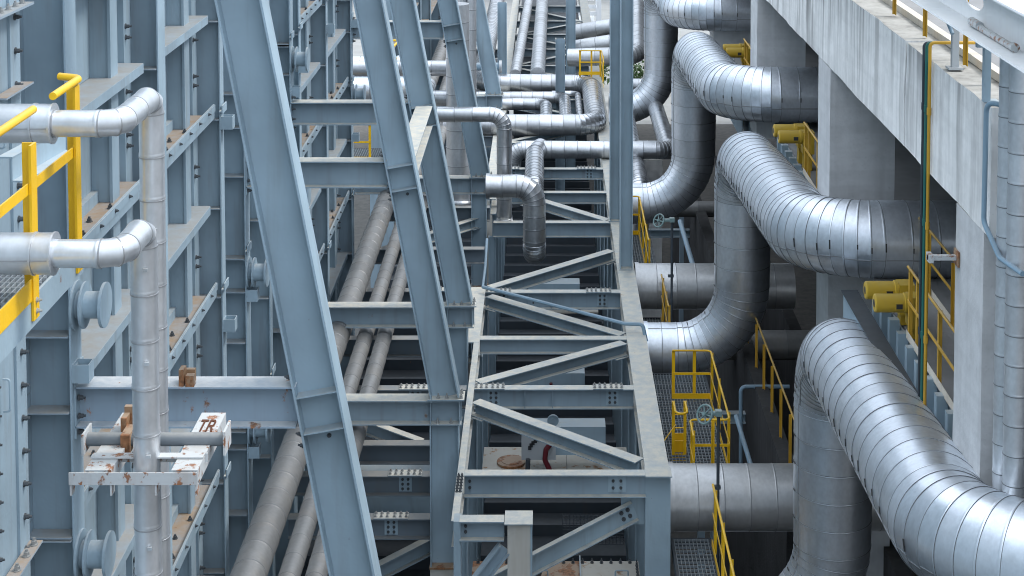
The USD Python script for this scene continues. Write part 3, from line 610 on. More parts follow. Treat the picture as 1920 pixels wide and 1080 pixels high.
# ------------------------------------------------------------------ the big ducts on the right
UNITS = [("nearest", 26.6, 4.88, 12.18, 17.3, 13.02, 0.665), ("second", 37.5, 4.66, 12.78, 27.9, 13.62, 0.67), ("third", 48.0, 4.46, 13.38, 39.2, 13.86, 0.68), ("farthest", 58.5, 4.21, 14.0, 50.2, 14.25, 0.63)]
for k, (nm, d, x, za, dh, zh, r) in enumerate(UNITS):
    zl = [7.2, 8.08, 8.68, 9.3][k]
    pts = [(2.36, d, zl), (x, d, zl), (x, d, za), (x + (-0.10 if k == 0 else 0.02), dh, zh), (14, dh, zh)]
    pipe("loop_duct", f"{nm} of the big silver clad loop ducts on the right", "duct", pts, r, R=[1.55, 1.15, (1.55, 1.2, 1.25, 1.25)[k]], seg=0.47, gore=8.0, mat="duct", n=56, lip=0.006, seamw=0.010, taper=(0.89, 1.0, 0.08, 0.22), caps=(1, 0), group="big loop ducts", long_seam=-1.22, clips=-1.5)
for k, (d, z, x1, r, lab) in enumerate([(29.75, 8.06, 6.8, 0.60, "big horizontal silver duct passing behind the nearest riser"), (41.2, 8.37, 6.45, 0.585, "big horizontal silver duct passing behind the second riser"),
                                       (53.5, 9.0, 5.6, 0.31, "shorter horizontal pipe behind the third riser")]):
    pipe("cross_duct", lab, "duct", [(2.36, d, z), (x1, d, z)], r, seg=0.52, mat="duct_dull", n=48, lip=0.006, seamw=0.010, caps=(1, 0), long_seam=1.1)
zz = at(1465, 647, d=39.3)[2]
pipe("dark_duct", "dark unpolished horizontal pipe in the shade below the second riser", "pipe", [(4.2, 39.3, zz), (6.9, 39.3, zz)], 0.36, seg=0.9, mat="dull", n=32)
zz = at(1320, 392, d=50)[2]
pipe("dark_duct", "dark unpolished horizontal pipe in the shade below the third riser", "pipe", [(3.9, 50, zz), (6.6, 50, zz)], 0.25, seg=0.9, mat="dull", n=24)

# ------------------------------------------------------------------ pipe cluster above the rack
S = 0.42
pipe("looped_pipe", "thick silver pipe making a U bend above the rack", "pipe", [(-2.62, 96, 9.55), (-2.62, 62.2, 9.55), (1.74, 62.2, 9.5), (1.74, 55.2, 9.47), (-3.6, 55.2, 9.47)], 0.365, R=[0.8, 0.75, 0.75], seg=S, gore=10, mat="bright", n=36)
pipe("looped_pipe", "slimmer silver pipe forming a square loop right of the tall columns", "pipe", [(-1.12, 51.7, 7.6), (-1.12, 51.7, 9.45), (4.0, 51.7, 9.43), (4.0, 62.0, 9.48), (2.9, 62.0, 9.48), (2.9, 49.2, 8.9), (2.9, 49.2, 7.5)], 0.285, R=0.42, seg=S, gore=12, mat="bright", n=30)
pipe("branch_pipe", "silver branch running forward from the square loop and bending down", "pipe", [(-0.2, 51.9, 9.48), (-0.38, 51.0, 9.48), (-0.38, 46.9, 9.5), (-0.38, 46.9, 7.9)], 0.29, R=0.35, seg=0.36, gore=14, mat="bright", n=30)
pipe("droop_pipe", "nearer silver pipe elbow hanging down in front of the rack beam", "pipe", [(-1.62, 43.5, 10.42), (-0.34, 43.5, 10.42), (-0.34, 43.5, 8.72), (-0.34, 44.3, 8.3)], 0.315, R=[0.48, 0.28], seg=0.42, gore=15, mat="bright", n=34, caps=(1, 0))
pipe("droop_pipe", "thinner silver pipe elbow hanging down behind the nearer one", "pipe", [(-4.6, 44.75, 12.14), (-1.2, 44.75, 12.14), (-1.2, 44.75, 9.1), (-1.2, 45.4, 8.8)], 0.215, R=[0.4, 0.2], seg=0.5, gore=15, mat="bright", n=28)
def v1x(T):
    c = np.array([-2.62, 47.3, 8.95])
    T.add("end_flange", lathe(c, (0, -0.25, -1), [(0, 0.36), (0.05, 0.40), (0.1, 0.40), (0.12, 0.3)], 30), "bright1", smooth=40)
    T.add("drain_stub", lathe(c + [0, 0, -0.1], (0, -0.25, -1), [(0, 0.24), (0.7, 0.24), (0.72, 0.2)], 26), "bright0", smooth=40)
pipe("upright_pipe", "stout upright silver pipe left of the rack with a capped lower end", "pipe", [(-2.66, 47.4, 14.9), (-2.66, 47.4, 8.95)], 0.35, seg=0.55, mat="pale", n=34, extra=v1x)
for k, u in enumerate((866, 884)):
    p = at(u, 60, d=50)
    pipe("riser_pipe", f"thin upright silver pipe beside the fourth inclined brace, the {'left' if k == 0 else 'right'} of two", "pipe", [(p[0], 50, 20), (p[0], 50, 9.9)], 0.155, seg=0.62, mat="pale", n=22)
zb = at(800, 128, d=48.2)[2]
pipe("branch_pipe", "upper horizontal silver branch left of the stout upright pipe", "pipe", [(-6.4, 48.2, zb), (-3.0, 48.2, zb)], 0.235, seg=0.5, mat="bright", n=28)
zb = at(820, 184, d=47.6)[2]
pipe("branch_pipe", "lower horizontal silver branch left of the stout upright pipe", "pipe", [(-3.7, 49.5, zb), (-3.7, 47.6, zb), (-2.9, 47.6, zb)], 0.24, R=0.35, seg=0.4, mat="bright", n=28)
zb = at(680, 125, d=50.5)[2]
pipe("far_duct", "dark silver horizontal duct beyond the end of the wall, upper one", "duct", [(-9, 50.5, zb), (-4.7, 50.5, zb)], 0.33, seg=0.6, mat="duct", n=32, caps=(0, 1))
zb = at(680, 165, d=50.0)[2]
pipe("far_duct", "dark silver horizontal duct beyond the end of the wall, lower one", "duct", [(-9, 50.0, zb), (-4.4, 50.0, zb)], 0.36, seg=0.6, mat="duct", n=32)
pipe("small_pipe", "small silver pipe bending forward inside the U bend, left one", "pipe", [(-3.0, 59.2, 9.35), (-0.02, 59.2, 9.35), (-0.02, 55.5, 9.30)], 0.22, R=0.4, seg=S, gore=12, mat="bright", n=24)
pipe("small_pipe", "small silver pipe bending forward inside the U bend, right one", "pipe", [(-3.0, 60.4, 9.35), (0.68, 60.4, 9.35), (0.68, 55.5, 9.30)], 0.22, R=0.4, seg=S, gore=12, mat="bright", n=24)
pipe("small_pipe", "thinnest silver pipe bending forward beside the bend of the thick loop", "pipe", [(0.2, 61.3, 9.3), (1.2, 61.3, 9.3), (1.2, 55.5, 9.2)], 0.12, R=0.25, seg=S, gore=14, mat="bright", n=18)
a0, a1, b0, b1 = at(966, 140, z=9.5), at(992, 0, z=9.8), at(1008, 140, z=9.6), at(1017, 0, z=9.9)
pipe("long_pipe", "left and thinner of the two long pale pipes running to the back", "pipe", [a0, a1 + (a1 - a0) * 0.5], 0.22, seg=0.55, mat="pale", n=26)
pipe("long_pipe", "right and thicker of the two long pale pipes running to the back", "pipe", [b0, b1 + (b1 - b0) * 0.5], 0.30, seg=0.55, mat="pale", n=28)
for k, (va, vb, vr) in enumerate([(62, 42, 40), (92, 72, 72), (108, 104, 104)]):
    d = 69 - 2.5 * k
    p, q = at(1066, va, d=d), at(1196, vb, d=d - 0.5)
    pipe("far_pipe", ["top", "middle", "bottom"][k] + " one of three far pale pipes behind the tall columns", "pipe", [p, q, q + np.array([0.15, 3.0, 0.3])], 0.33 + 0.03 * (k == 2), R=0.5, seg=0.6, gore=14, mat="pale", n=28, group="three far pale pipes")
zs = at(910, 125, d=60)[2]
T = Thing("flanged_spool", "short weathered grey flanged pipe resting on a clamp post", "pipe")
T.add("barrel", cyl(at(890, 125, d=60), at(938, 125, d=60), 0.15, 22), "blue_pipe", smooth=40)
T.add("end_flange", cyl(at(936, 125, d=60), at(941, 125, d=60), 0.24, 24), "galv", smooth=40)
T.add("clamp", cat([box(-2.24, -2.06, 59.9, 60.1, zs - 0.55, zs + 0.17)]), "rack_steel")
T.add("red_tag", box(-2.2, -2.1, 59.84, 59.9, zs + 0.1, zs + 0.2), "red")
T.add("post", box(-2.28, -2.0, 59.88, 60.14, 9.0, zs - 0.56), "steel")
T.done()

# ------------------------------------------------------------------ near left: platform, handrail, pipes
PX, PZ = -3.25, 18.65
T = Thing("near_platform", "near left walkway of open steel grating on a grey edge beam", "walkway")
T.add("edge_beam", box(PX - 0.02, PX, 6.0, 11.1, PZ - 0.20, PZ - 0.005), "steel")
T.add("edge_beam_flange", box(PX - 0.12, PX - 0.021, 6.0, 11.1, PZ - 0.20, PZ - 0.185), "steel")
g = [box(PX - 1.6, PX - 0.03, y, y + 0.006, PZ - 0.035, PZ) for y in np.arange(6, 11.05, 0.1)] + [box(x, x + 0.006, 6, 11.05, PZ - 0.04, PZ - 0.002) for x in np.arange(PX - 1.6, PX - 0.03, 0.035)]
T.add("grating", cat(g), "galv", kind="stuff")
T.add("end_angle", cat([box(PX - 1.6, PX + 0.03, 11.08, 11.1, PZ - 0.14, PZ), box(PX - 0.2, PX + 0.06, 11.1, 11.3, PZ - 0.16, PZ - 0.14)]), "steel")
T.done()
T = Thing("near_handrail", "bright yellow handrail with flat posts at the near left walkway", "handrail")
for y, zt, zb_ in ((9.95, 19.62, 18.50), (10.9, 19.80, 18.50)):
    for z0, z1 in ((zb_, zt),):
        T.add("post", cat([box(PX + 0.002, PX + 0.018, y - 0.055, y + 0.055, z0, z1), box(PX - 0.07, PX + 0.001, y + 0.04, y + 0.052, z0 + 0.16, z1)]), "yellow")
    T.add("bolts", cat([hexbolt((PX + 0.018, y + 0.0, z), (1, 0, 0), 0.013, 0.022) for z in (18.55, 18.62)]), "galv", kind="stuff")
T.add("top_rail", tube([(PX + 0.02, 6, 19.84), (PX + 0.02, 9.95, 19.84)], 0.026, 0.05, 14), "yellow", smooth=40)
T.add("top_rail", tube([(PX + 0.02, 10.35, 19.84), (PX + 0.02, 10.95, 19.84), (PX - 0.14, 11.02, 19.84)], 0.026, 0.07, 14), "yellow", smooth=40)
T.add("mid_rail", box(PX - 0.012, PX - 0.001, 6, 11.0, 19.31, 19.38), "yellow")
T.add("toe_board", box(PX + 0.001, PX + 0.008, 6, 10.0, PZ - 0.02, PZ + 0.12), "yellow")
T.done()
T = Thing("stair_channel", "grey steel channel leaning behind the near handrail", "steel beam")
a0, a1 = at(22, 318, d=11.3), at(122, 262, d=12.3)
a = nrm(a1 - a0); n = np.array([0, 0, 1.0]); n = nrm(n - a * (n @ a)); s = np.cross(a, n); L = np.linalg.norm(a1 - a0); c = (a0 + a1) / 2
T.add("web", obox(c, a, s, n, L, 0.01, 0.17), "steel"); T.add("flange", obox(c + n * 0.085 - s * 0.05, a, s, n, L, 0.11, 0.012), "steel"); T.add("flange", obox(c - n * 0.085 - s * -0.05, a, s, n, L, 0.11, 0.012), "steel")
T.done()
PA = [(-6.5, 9.75, 18.98), (-2.638, 9.75, 18.98), (-2.638, 10.3, 18.98), (-2.638, 10.3, 6)]
PB = [(-6.5, 10.35, 19.66), (-2.80, 10.35, 19.66), (-2.80, 11.2, 19.66), (-2.80, 11.2, 6)]
for nm, P_, xe, lab in (("front", PA, at(104, 470, d=9.75)[0], "nearer upright silver pipe at the left, bending in from a thicker sleeve"), ("rear", PB, at(102, 228, d=10.35)[0], "further upright silver pipe at the left, turning down from the top sleeve")):
    r = 0.088
    def sleeve(T, P_=P_, xe=xe):
        c = np.array(P_[0]); 
        prev = c[0]
        for q in (-4.4, -3.95, xe - 0.12, xe):
            T.add("sleeve", lathe((prev, c[1], c[2]), (1, 0, 0), [(0, 0.128), (q - prev - 0.015, 0.128), (q - prev - 0.014, 0.134), (q - prev - 0.001, 0.134)], 40), "light" + str(rng.randint(0, 3)), smooth=35); prev = q
        T.add("lap_seam", box(c[0], xe, c[1] - 0.131, c[1] - 0.12, c[2] - 0.012, c[2] - 0.004), "band")
        T.add("pipe_clips", cat([box(P_[2][0] + 0.02, P_[2][0] + 0.05, P_[2][1] - r - 0.02, P_[2][1] - r, z, z + 0.02) for z in np.arange(15, 19, 0.62)]), "galv", kind="stuff")
    pipe("insulated_pipe", lab, "pipe", P_, r, R=0.12, seg=0.31, gore=46, mat="light", n=40, lip=0.003, seam="band", seamw=0.012, extra=sleeve, group="twin near pipes")
T = Thing("pipe_bracket", "rust streaked white pipe bracket round the two near upright pipes", "bracket")
zb = 17.40; x0, x1 = -3.09, -2.26
T.add("front_angle", cat([box(x0, x1, 10.08, 10.09, zb - 0.045, zb + 0.035), box(x0, x1, 10.09, 10.15, zb - 0.045, zb - 0.035)]), "rusty_white")
T.add("front_angle", cat([box(x0 + 0.09, x1 + 0.02, 10.32, 10.33, zb + 0.0, zb + 0.06), box(x0 + 0.09, x1 + 0.0, 10.26, 10.32, zb + 0.05, zb + 0.06)]), "rusty_white")
for x in (x0 + 0.10, x1 - 0.17):
    T.add("arm", cat([box(x, x + 0.17, 10.1, 11.02, zb + 0.036, zb + 0.046), box(x + 0.16, x + 0.17, 10.1, 11.02, zb - 0.06, zb + 0.035)]), "rusty_white")
for x in (x0 + 0.01, x0 + 0.27, x1 - 0.27, x1 - 0.01):
    T.add("hanger_plate", box(x - 0.006, x + 0.006, 10.088, 10.16, zb - 0.12, zb - 0.046), "rusty_white")
T.add("clamp_bar", cyl((x0 + 0.0, 10.52, zb + 0.07), (x1 + 0.10, 10.52, zb + 0.07), 0.045, 18), "dark_galv", smooth=40)
T.add("end_plate", box(x1 + 0.10, x1 + 0.115, 10.42, 10.62, zb + 0.0, zb + 0.16), "rusty_white"); T.add("end_plate", box(x0 - 0.015, x0 - 0.0, 10.42, 10.62, zb + 0.0, zb + 0.14), "rusty_white")
T.add("clamp_block", cat([box(x0 + 0.24, x0 + 0.30, 10.44, 10.62, zb + 0.0, zb + 0.13), box(x0 + 0.2, x0 + 0.36, 10.7, 10.74, zb + 0.05, zb + 0.22), box(x0 + 0.20, x0 + 0.24, 10.6, 10.8, zb + 0.05, zb + 0.18)]), "rust_plate")
tm = meshkit.text_mesh("TR", 0.085, 0.004, bold=True)
tv = np.array(tm.vertices); tv = np.stack([tv[:, 0], tv[:, 1] * 2.2, tv[:, 2]], 1) * [0.75, 1.0, 1]
T.add("stencil_mark", (tv + [x1 - 0.145, 10.70, zb + 0.047], np.array(tm.faces)), "rust_text")
T.done()

# ------------------------------------------------------------------ concrete frame on the right
XC = 5.29
def rough_box(x0, x1, y0, y1, z0, z1, step=0.5, amp=0.012, seed=1):
    """box whose faces are cut up and made slightly uneven, with a worn chamfer"""
    import trimesh
    m = trimesh.creation.box((x1 - x0, y1 - y0, z1 - z0)); m.apply_translation(((x0 + x1) / 2, (y0 + y1) / 2, (z0 + z1) / 2))
    m = m.subdivide_to_size(step)
    v = np.array(m.vertices); q = np.stack([meshkit.fbm(v * 1.3 + k * 31, 3, seed + k) - 0.5 for k in range(3)], 1)
    e = ((np.abs(v[:, 0] - x0) < 1e-4) | (np.abs(v[:, 0] - x1) < 1e-4)).astype(int) + ((np.abs(v[:, 1] - y0) < 1e-4) | (np.abs(v[:, 1] - y1) < 1e-4)) + ((np.abs(v[:, 2] - z0) < 1e-4) | (np.abs(v[:, 2] - z1) < 1e-4))
    v = v + q * amp * np.where(e >= 2, 2.2, 1.0)[:, None]
    return v, np.array(m.faces)
for k, (y0, lab) in enumerate([(19.05, "nearest pale concrete column at the right edge"), (29.53, "second pale concrete column behind the first big duct bend"), (39.85, "third concrete column behind the far loop duct"), (50.2, "fourth concrete column hidden far back")]):
    single("concrete_column", rough_box(XC, XC + 1.22, y0, y0 + 1.3, 0 if k < 2 else 12.6, 16.36, 0.6, 0.008, k), "column_concrete", lab, "concrete column", "concrete columns")
single("concrete_beam", rough_box(XC + 0.012, XC + 0.75, 18.85, 23.36, 16.365, 17.93, 0.22, 0.028, 9), "concrete", "near length of stained concrete edge beam at the right, up to the joint", "concrete beam")
single("concrete_beam", rough_box(XC, XC + 0.75, 23.40, 98, 16.365, 17.945, 0.4, 0.026, 12), "concrete", "far length of stained concrete edge beam beyond the joint", "concrete beam")
single("road_deck", box(XC + 0.76, 30, -20, 99, 17.3, 17.84), "deck", kind="structure")
single("kerb", rough_box(5.80, 5.93, 6, 98, 17.945, 18.05, 0.7, 0.01, 14), "toe_white", "pale worn kerb along the top of the concrete deck", "kerb")
single("gallery_floor", box(5.75, 22, 14, 98, 12.6, 13.0), "deck", kind="structure")
single("back_wall", box(15.5, 16, 14, 98, 0, 17.3), "shade_dark_concrete", "dim concrete rear wall inside the gallery", "wall")
rail("deck_guardrail", "yellow guardrail standing on the concrete deck edge", [(5.66, 16.0, 17.95), (5.66, 40, 17.95)], 1.1, [2.05, 4.2, 5.3, 7.6, 9.7, 11.8, 13.9, 16, 18.1, 20.2, 22.3], mat="old_yellow", toe=False, drop=0.0)
# white girder above the deck
T = Thing("white_girder", "big white painted girder crossing the top right corner", "steel girder")
import trimesh
from shapely.geometry import Polygon, Point
from shapely import affinity
T.add("bottom_flange", box(4.695, 5.33, 5, 32, 18.975, 19.0), "white"); T.add("top_flange", box(4.695, 5.33, 5, 32, 19.53, 19.555), "white")
wp = Polygon([(5, 19.001), (32, 19.001), (32, 19.529), (5, 19.529)])
for yy in (18.6, 21.4, 24.2, 15.8):
    wp = wp.difference(affinity.scale(Point(yy, 19.27).buffer(1.0), 0.42, 0.12))
wm = trimesh.creation.extrude_polygon(wp, 0.02); wv = np.array(wm.vertices)
T.add("web", (np.stack([wv[:, 2] + 5.0, wv[:, 0], wv[:, 1]], 1), np.array(wm.faces)), "white")
T.add("weld_bar", cyl((4.90, 18.0, 19.04), (4.90, 16.6, 19.04), 0.038, 12), "rusty_white")
T.add("weld_bar", cat([cyl((4.90, 18.3, 19.055), (4.90, 17.95, 19.055), 0.052, 10), cyl((4.90, 16.66, 19.05), (4.90, 16.58, 19.05), 0.05, 10)]), "rusty_white")
T.done()
T = Thing("pipe_support", "short grey post with haunch carrying the white girder on the deck", "pipe support")
T.add("post", box(5.25, 5.33, 19.0, 19.1, 17.96, 18.80), "steel"); T.add("haunch", box(5.16, 5.245, 19.01, 19.09, 18.62, 18.80), "steel")
T.add("foot_plate", box(5.295, 5.45, 18.95, 19.2, 17.952, 17.965), "steel")
T.done()
for k, (u, d) in enumerate(((1908, 18.25), (1884, 18.55))):
    p = at(u, 600, d=d)
    pipe("downcomer_pipe", ["nearer", "further"][k] + " of two upright silver clad pipes at the right edge", "pipe", [(p[0], d, 18.96), (p[0], d, 4)], [0.142, 0.112][k], seg=0.36, mat="light", n=36, lip=0.004, seamw=0.012, group="two upright pipes at the right edge")
T = Thing("conduit", "blue grey bent conduit on the face of the concrete beam", "conduit")
T.add("tube", tube([(5.55, 18.35, 18.0), (5.235, 18.75, 18.02), (5.225, 18.8, 17.9), (5.225, 18.83, 16.55), (5.3, 18.4, 16.25), (5.42, 17.9, 16.22)], 0.032, 0.12, 12), "blue_pipe", smooth=40)
T.done()
def drop_pipe(name, label, u, d, mat, r, run, z1):
    T = Thing(name, label, "pipe"); p = at(u, 80, x=5.258); x, y, ztop = p
    T.add("tube", tube([(run, y, ztop), (x, y, ztop), (x, y, z1)], r, 0.06, 12), mat, smooth=40)
    T.add("coupling", cat([cyl((x, y, z), (x, y, z + 0.1), r * 1.35, 12) for z in (17.2, 15.6, 14.0)]), mat)
    T.done()
drop_pipe("drop_pipe", "yellow service pipe dropping down the face of the concrete beam", 1744, 21.7, "old_yellow", 0.024, 6.3, 12.93)
drop_pipe("drop_pipe", "green service pipe dropping beside the yellow one", 1738, 21.8, "green", 0.022, 5.75, 12.93)
drop_pipe("drop_pipe", "grey rough conduit dropping left of the green pipe", 1732.5, 21.9, "dark_steel", 0.02, 5.4, 12.93)
T = Thing("pipe_stand", "grey post on the deck holding blue and green service pipes", "pipe stand")
p = at(1790, 128, z=17.96)
T.add("post", box(p[0] - 0.045, p[0] + 0.045, p[1] - 0.045, p[1] + 0.045, 17.98, 18.72), "galv")
T.add("foot_plate", box(p[0] - 0.1, p[0] + 0.1, p[1] - 0.1, p[1] + 0.1, 17.953, 17.98), "galv")
T.add("cross_arm", box(p[0] - 0.28, p[0] + 0.12, p[1] - 0.05, p[1] + 0.05, 18.70, 18.78), "galv")
T.add("blue_tube", tube([(p[0] - 0.22, p[1] + 2.2, 18.82), (p[0] - 0.22, p[1] - 0.1, 18.82), (5.3, p[1] - 0.45, 18.5)], 0.026, 0.1, 10), "blue_pipe", smooth=40)
T.add("green_tube", tube([(p[0] + 0.05, p[1] + 1.6, 18.83), (p[0] + 0.05, p[1] - 0.4, 18.83), (p[0] - 0.15, p[1] - 0.45, 18.83)], 0.034, 0.1, 10), "green", smooth=40)
T.done()
T = Thing("wall_bracket", "short rust spotted white bracket from the concrete column to the service pipes", "bracket")
p, q = at(1750, 482, x=5.2), at(1799, 482, d=19.6)
p = at(1772, 482, d=20.25)
T.add("arm", cat([box(4.90, 5.262, 20.2, 20.28, p[2] - 0.03, p[2] + 0.03), box(4.90, 4.96, 20.15, 20.32, p[2] - 0.05, p[2] + 0.05)]), "rusty_white"); T.add("wall_plate", box(5.262, 5.284, 20.12, 20.34, p[2] - 0.1, p[2] + 0.1), "rust_plate")
T.done()

# gallery under the beam: girder, hangers, toe boards, rails, dampers
def gallery(y0, y1, ry, which, posts):
    T = Thing("gallery_girder", f"grey box girder edging the {which} gallery walkway", "steel girder", "gallery girders")
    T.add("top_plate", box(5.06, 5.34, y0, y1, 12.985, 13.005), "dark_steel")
    T.add("side_plate", box(5.10, 5.12, y0, y1, 12.2, 12.984), "steel"); T.add("side_plate", box(5.30, 5.32, y0, y1, 12.2, 12.984), "steel")
    T.done()
    T = Thing("gallery_walkway", f"row of grey hanger brackets and shelf plates of the {which} gallery", "walkway")
    for y in np.arange(y0 + 0.4, y1, 0.62):
        T.add("hanger_bracket", box(5.5, 5.66, y, y + 0.15, 12.3, 13.12), "steel")
    T.add("shelf_plate", box(5.34, 5.74, y0, y1, 12.25, 12.28), "steel")
    T.add("back_plate", box(5.69, 5.72, y0, y1, 12.3, 12.98), "steel")
    T.done()
    rail("gallery_handrail", f"old yellow handrail with pale toe board along the {which} gallery", [(5.62, ry, 13.1), (5.62, y0 + 0.2, 13.1)], 1.12, posts, mat="old_yellow", top_mat="old_yellow", toe_mat="toe_white", drop=0.05, group="gallery handrails")
gallery(19.8, 27.0, 24.45, "near", [0.05, 0.55, 1.9, 3.4])
gallery(31.0, 38.0, 34.5, "middle", [0.05, 0.5, 1.6, 3.0])
gallery(41.3, 49.0, 45.2, "far", [0.05, 0.5, 1.6, 3.0])
rail("inner_handrail", "inner yellow handrail of the near gallery with pale toe board", [(6.5, 21, 13.02), (6.5, 28.5, 13.02)], 1.1, [0.4, 2.2, 4, 5.6, 7.2], mat="old_yellow", toe_mat="toe_white", drop=0.0)
for k, (d, nm) in enumerate([(24.75, "near"), (35.2, "middle"), (45.6, "far")]):
    for j in range(2):
        y = d + 0.62 * j; z = (13.54, 13.74, 13.75)[k]; x0 = 5.16 if j == 0 else 5.14
        T = Thing("damper_drive", f"{'front' if j == 0 else 'rear'} yellow cylindrical drive of the {nm} gallery pair", "drive unit", "yellow cylinder drives")
        T.add("cylinder", lathe((x0, y, z), (1, 0, 0), [(0.0, 0.06), (0.002, 0.13), (0.02, 0.145), (0.46, 0.145), (0.47, 0.16), (0.52, 0.16)], 36), "motor_yellow", smooth=35)
        T.add("end_hole", lathe((x0 - 0.004, y, z), (1, 0, 0), [(0, 0.062), (0.004, 0.062)], 20), "black")
        T.add("gearbox", box(x0 + 0.53, x0 + 0.78, y - 0.16, y + 0.16, z - 0.36, z + 0.13), "motor_yellow")
        T.add("cover_plate", box(x0 + 0.32, x0 + 0.42, y - 0.152, y - 0.141, z - 0.05, z + 0.03), "black")
        T.add("cover_frame", box(x0 + 0.305, x0 + 0.435, y - 0.147, y - 0.137, z - 0.065, z + 0.045), "motor_yellow")
        T.add("pedestal", box(x0 + 0.56, x0 + 0.74, y - 0.13, y + 0.13, 13.01, z - 0.36), "motor_yellow")
        T.done()

# ------------------------------------------------------------------ lower right: walkway, wall, ducts
GZ = 7.68
def platform(name, label, x0, x1, y0, y1, z):
    T = Thing(name, label, "walkway", "lower grating walkways")
    T.add("grating", cat([box(x0 + 0.05, x1 - 0.05, y, y + 0.012, z - 0.04, z) for y in np.arange(y0 + 0.05, y1, 0.14)] + [box(x, x + 0.010, y0 + 0.05, y1 - 0.05, z - 0.045, z - 0.001) for x in np.arange(x0 + 0.05, x1 - 0.05, 0.07)]), "galv_dark", kind="stuff")
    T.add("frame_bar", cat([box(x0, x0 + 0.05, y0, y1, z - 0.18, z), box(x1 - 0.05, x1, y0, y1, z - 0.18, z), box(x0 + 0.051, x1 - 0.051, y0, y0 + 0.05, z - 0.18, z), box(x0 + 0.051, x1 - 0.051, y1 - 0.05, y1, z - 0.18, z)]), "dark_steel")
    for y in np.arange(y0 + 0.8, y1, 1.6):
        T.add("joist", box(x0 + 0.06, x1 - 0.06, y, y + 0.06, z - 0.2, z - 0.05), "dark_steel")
    T.done()
paint("galv_dark", (0.17, 0.20, 0.22), rough=0.45, dust=0.2, metallic=0.3)
platform("grating_walkway", "front lower grating walkway below the nearest horizontal duct", 2.32, 3.08, 24.5, 29.1, GZ - 0.1)
platform("grating_walkway", "lower grating walkway with the handwheel, between the first two ducts", 2.32, 3.72, 30.5, 36.7, GZ + 0.1)
platform("grating_walkway", "lower grating walkway behind the second riser elbow", 2.32, 3.08, 38.3, 40.5, GZ + 0.1)
platform("grating_walkway", "far lower grating walkway behind the third duct", 2.32, 3.08, 42.0, 47.2, GZ + 0.4)
rail("walkway_handrail", "yellow handrail crossing in front of the nearest horizontal duct", [(3.05, 28.6, GZ), (3.05, 24.6, GZ)], 1.15, [0.15, 1.4, 2.7], group="lower walkway handrails")
rail("walkway_handrail", "yellow handrail round the corner of the walkway with the handwheel", [(2.82, 35.2, GZ + 0.1), (3.68, 35.2, GZ + 0.1), (3.68, 31.4, GZ + 0.1), (2.88, 31.4, GZ + 0.1), (2.88, 30.6, GZ + 0.1)], 1.1, [0.03, 0.5, 0.9, 2.4, 4.2, 5.0, 5.5, 5.9], group="lower walkway handrails")
rail("walkway_handrail", "short yellow handrail standing before the second riser elbow", [(2.95, 40.4, GZ + 0.1), (2.95, 38.0, GZ + 0.1)], 1.15, [0.15, 1.2, 2.2], mat="old_yellow", group="lower walkway handrails")
rail("walkway_handrail", "far yellow handrail at the foot of the third riser", [(2.3, 46.8, GZ + 0.4), (2.75, 46.8, GZ + 0.4), (2.75, 42.4, GZ + 0.4)], 1.15, [0.05, 0.45, 1.8, 3.2, 4.6], group="lower walkway handrails")
rail("far_handrail", "yellow handrail far back right of the two long pipes", [at(1085, 140, d=62), at(1128, 140, d=62), at(1132, 165, d=59)], 0.95, [0.05, 0.5, 0.85, 2.0], group=None)
T = Thing("ladder_gate", "yellow caged ladder top beside the handwheel walkway", "ladder")
px0, px1 = 2.62, 2.86
for x in (px0, px1):
    T.add("stringer", box(x - 0.03, x + 0.03, 32.3, 32.36, GZ - 0.35, GZ + 1.2), "yellow")
for z in np.arange(GZ - 0.2, GZ + 1.1, 0.28):
    T.add("rung", cyl((px0, 32.33, z), (px1, 32.33, z), 0.014, 8), "yellow")
T.add("hoop", tube([(px0, 32.3, GZ + 1.2), (px0, 31.7, GZ + 1.2), (px1, 31.7, GZ + 1.2), (px1, 32.3, GZ + 1.2)], 0.022, 0.12, 10), "yellow", smooth=40)
T.add("side_plate", box(px0 - 0.02, px1 + 0.02, 32.38, 32.40, GZ - 0.3, GZ + 0.5), "yellow")
T.add("chain", tube([(px0, 31.75, GZ + 0.95), (2.35, 31.4, GZ + 0.75), (2.2, 31.0, GZ + 0.9)], 0.012, 0.1, 6), "yellow")
T.done()
def valve(label, u, v, d, z1, rw=0.17):
    T = Thing("valve_stem", label, "valve"); p = at(u, v, d=d); s = at(u + 22, v, d=d) if rw > 0.15 else at(u + 20, v, d=d)
    T.add("stem", cyl((s[0], d, z1), (s[0], d, p[2] + 0.05), 0.03, 12), "dark_steel", smooth=40)
    T.add("gear_head", cat([cyl((s[0] + 0.02, d, p[2] + 0.04), (p[0] + 0.05, d, p[2] + 0.02), 0.045, 12), obox((s[0], d, p[2] + 0.04), np.array([1.0, 0, 0]), np.array([0, 1.0, 0]), np.array([0, 0, 1.0]), 0.12, 0.12, 0.1)]), "valve_green")
    ax = nrm([-0.5, -0.45, 0.35]); c = p - ax * -0.06
    th = np.linspace(0, 2 * math.pi, 25); A_ = nrm(np.cross(ax, [0, 0, 1.0])); B_ = np.cross(ax, A_)
    k = T.add("handwheel", tube([c + rw * (math.cos(t) * A_ + math.sin(t) * B_) for t in th], 0.02, 0.001, 8), "valve_green", smooth=60)
    T.add("spoke", cat([cyl(c, c + rw * (math.cos(t) * A_ + math.sin(t) * B_), 0.012, 6) for t in np.arange(0, 6.28, 1.0472)] + [cyl(c - ax * 0.1, c + ax * 0.04, 0.035, 12)]), "valve_green", parent=k)
    T.add("guide_clamp", box(s[0] - 0.09, s[0] + 0.05, d - 0.04, d + 0.04, p[2] - 1.4, p[2] - 1.34), "dark_steel")
    T.done()
paint("valve_green", (0.16, 0.24, 0.24), rough=0.45, dust=0.3)
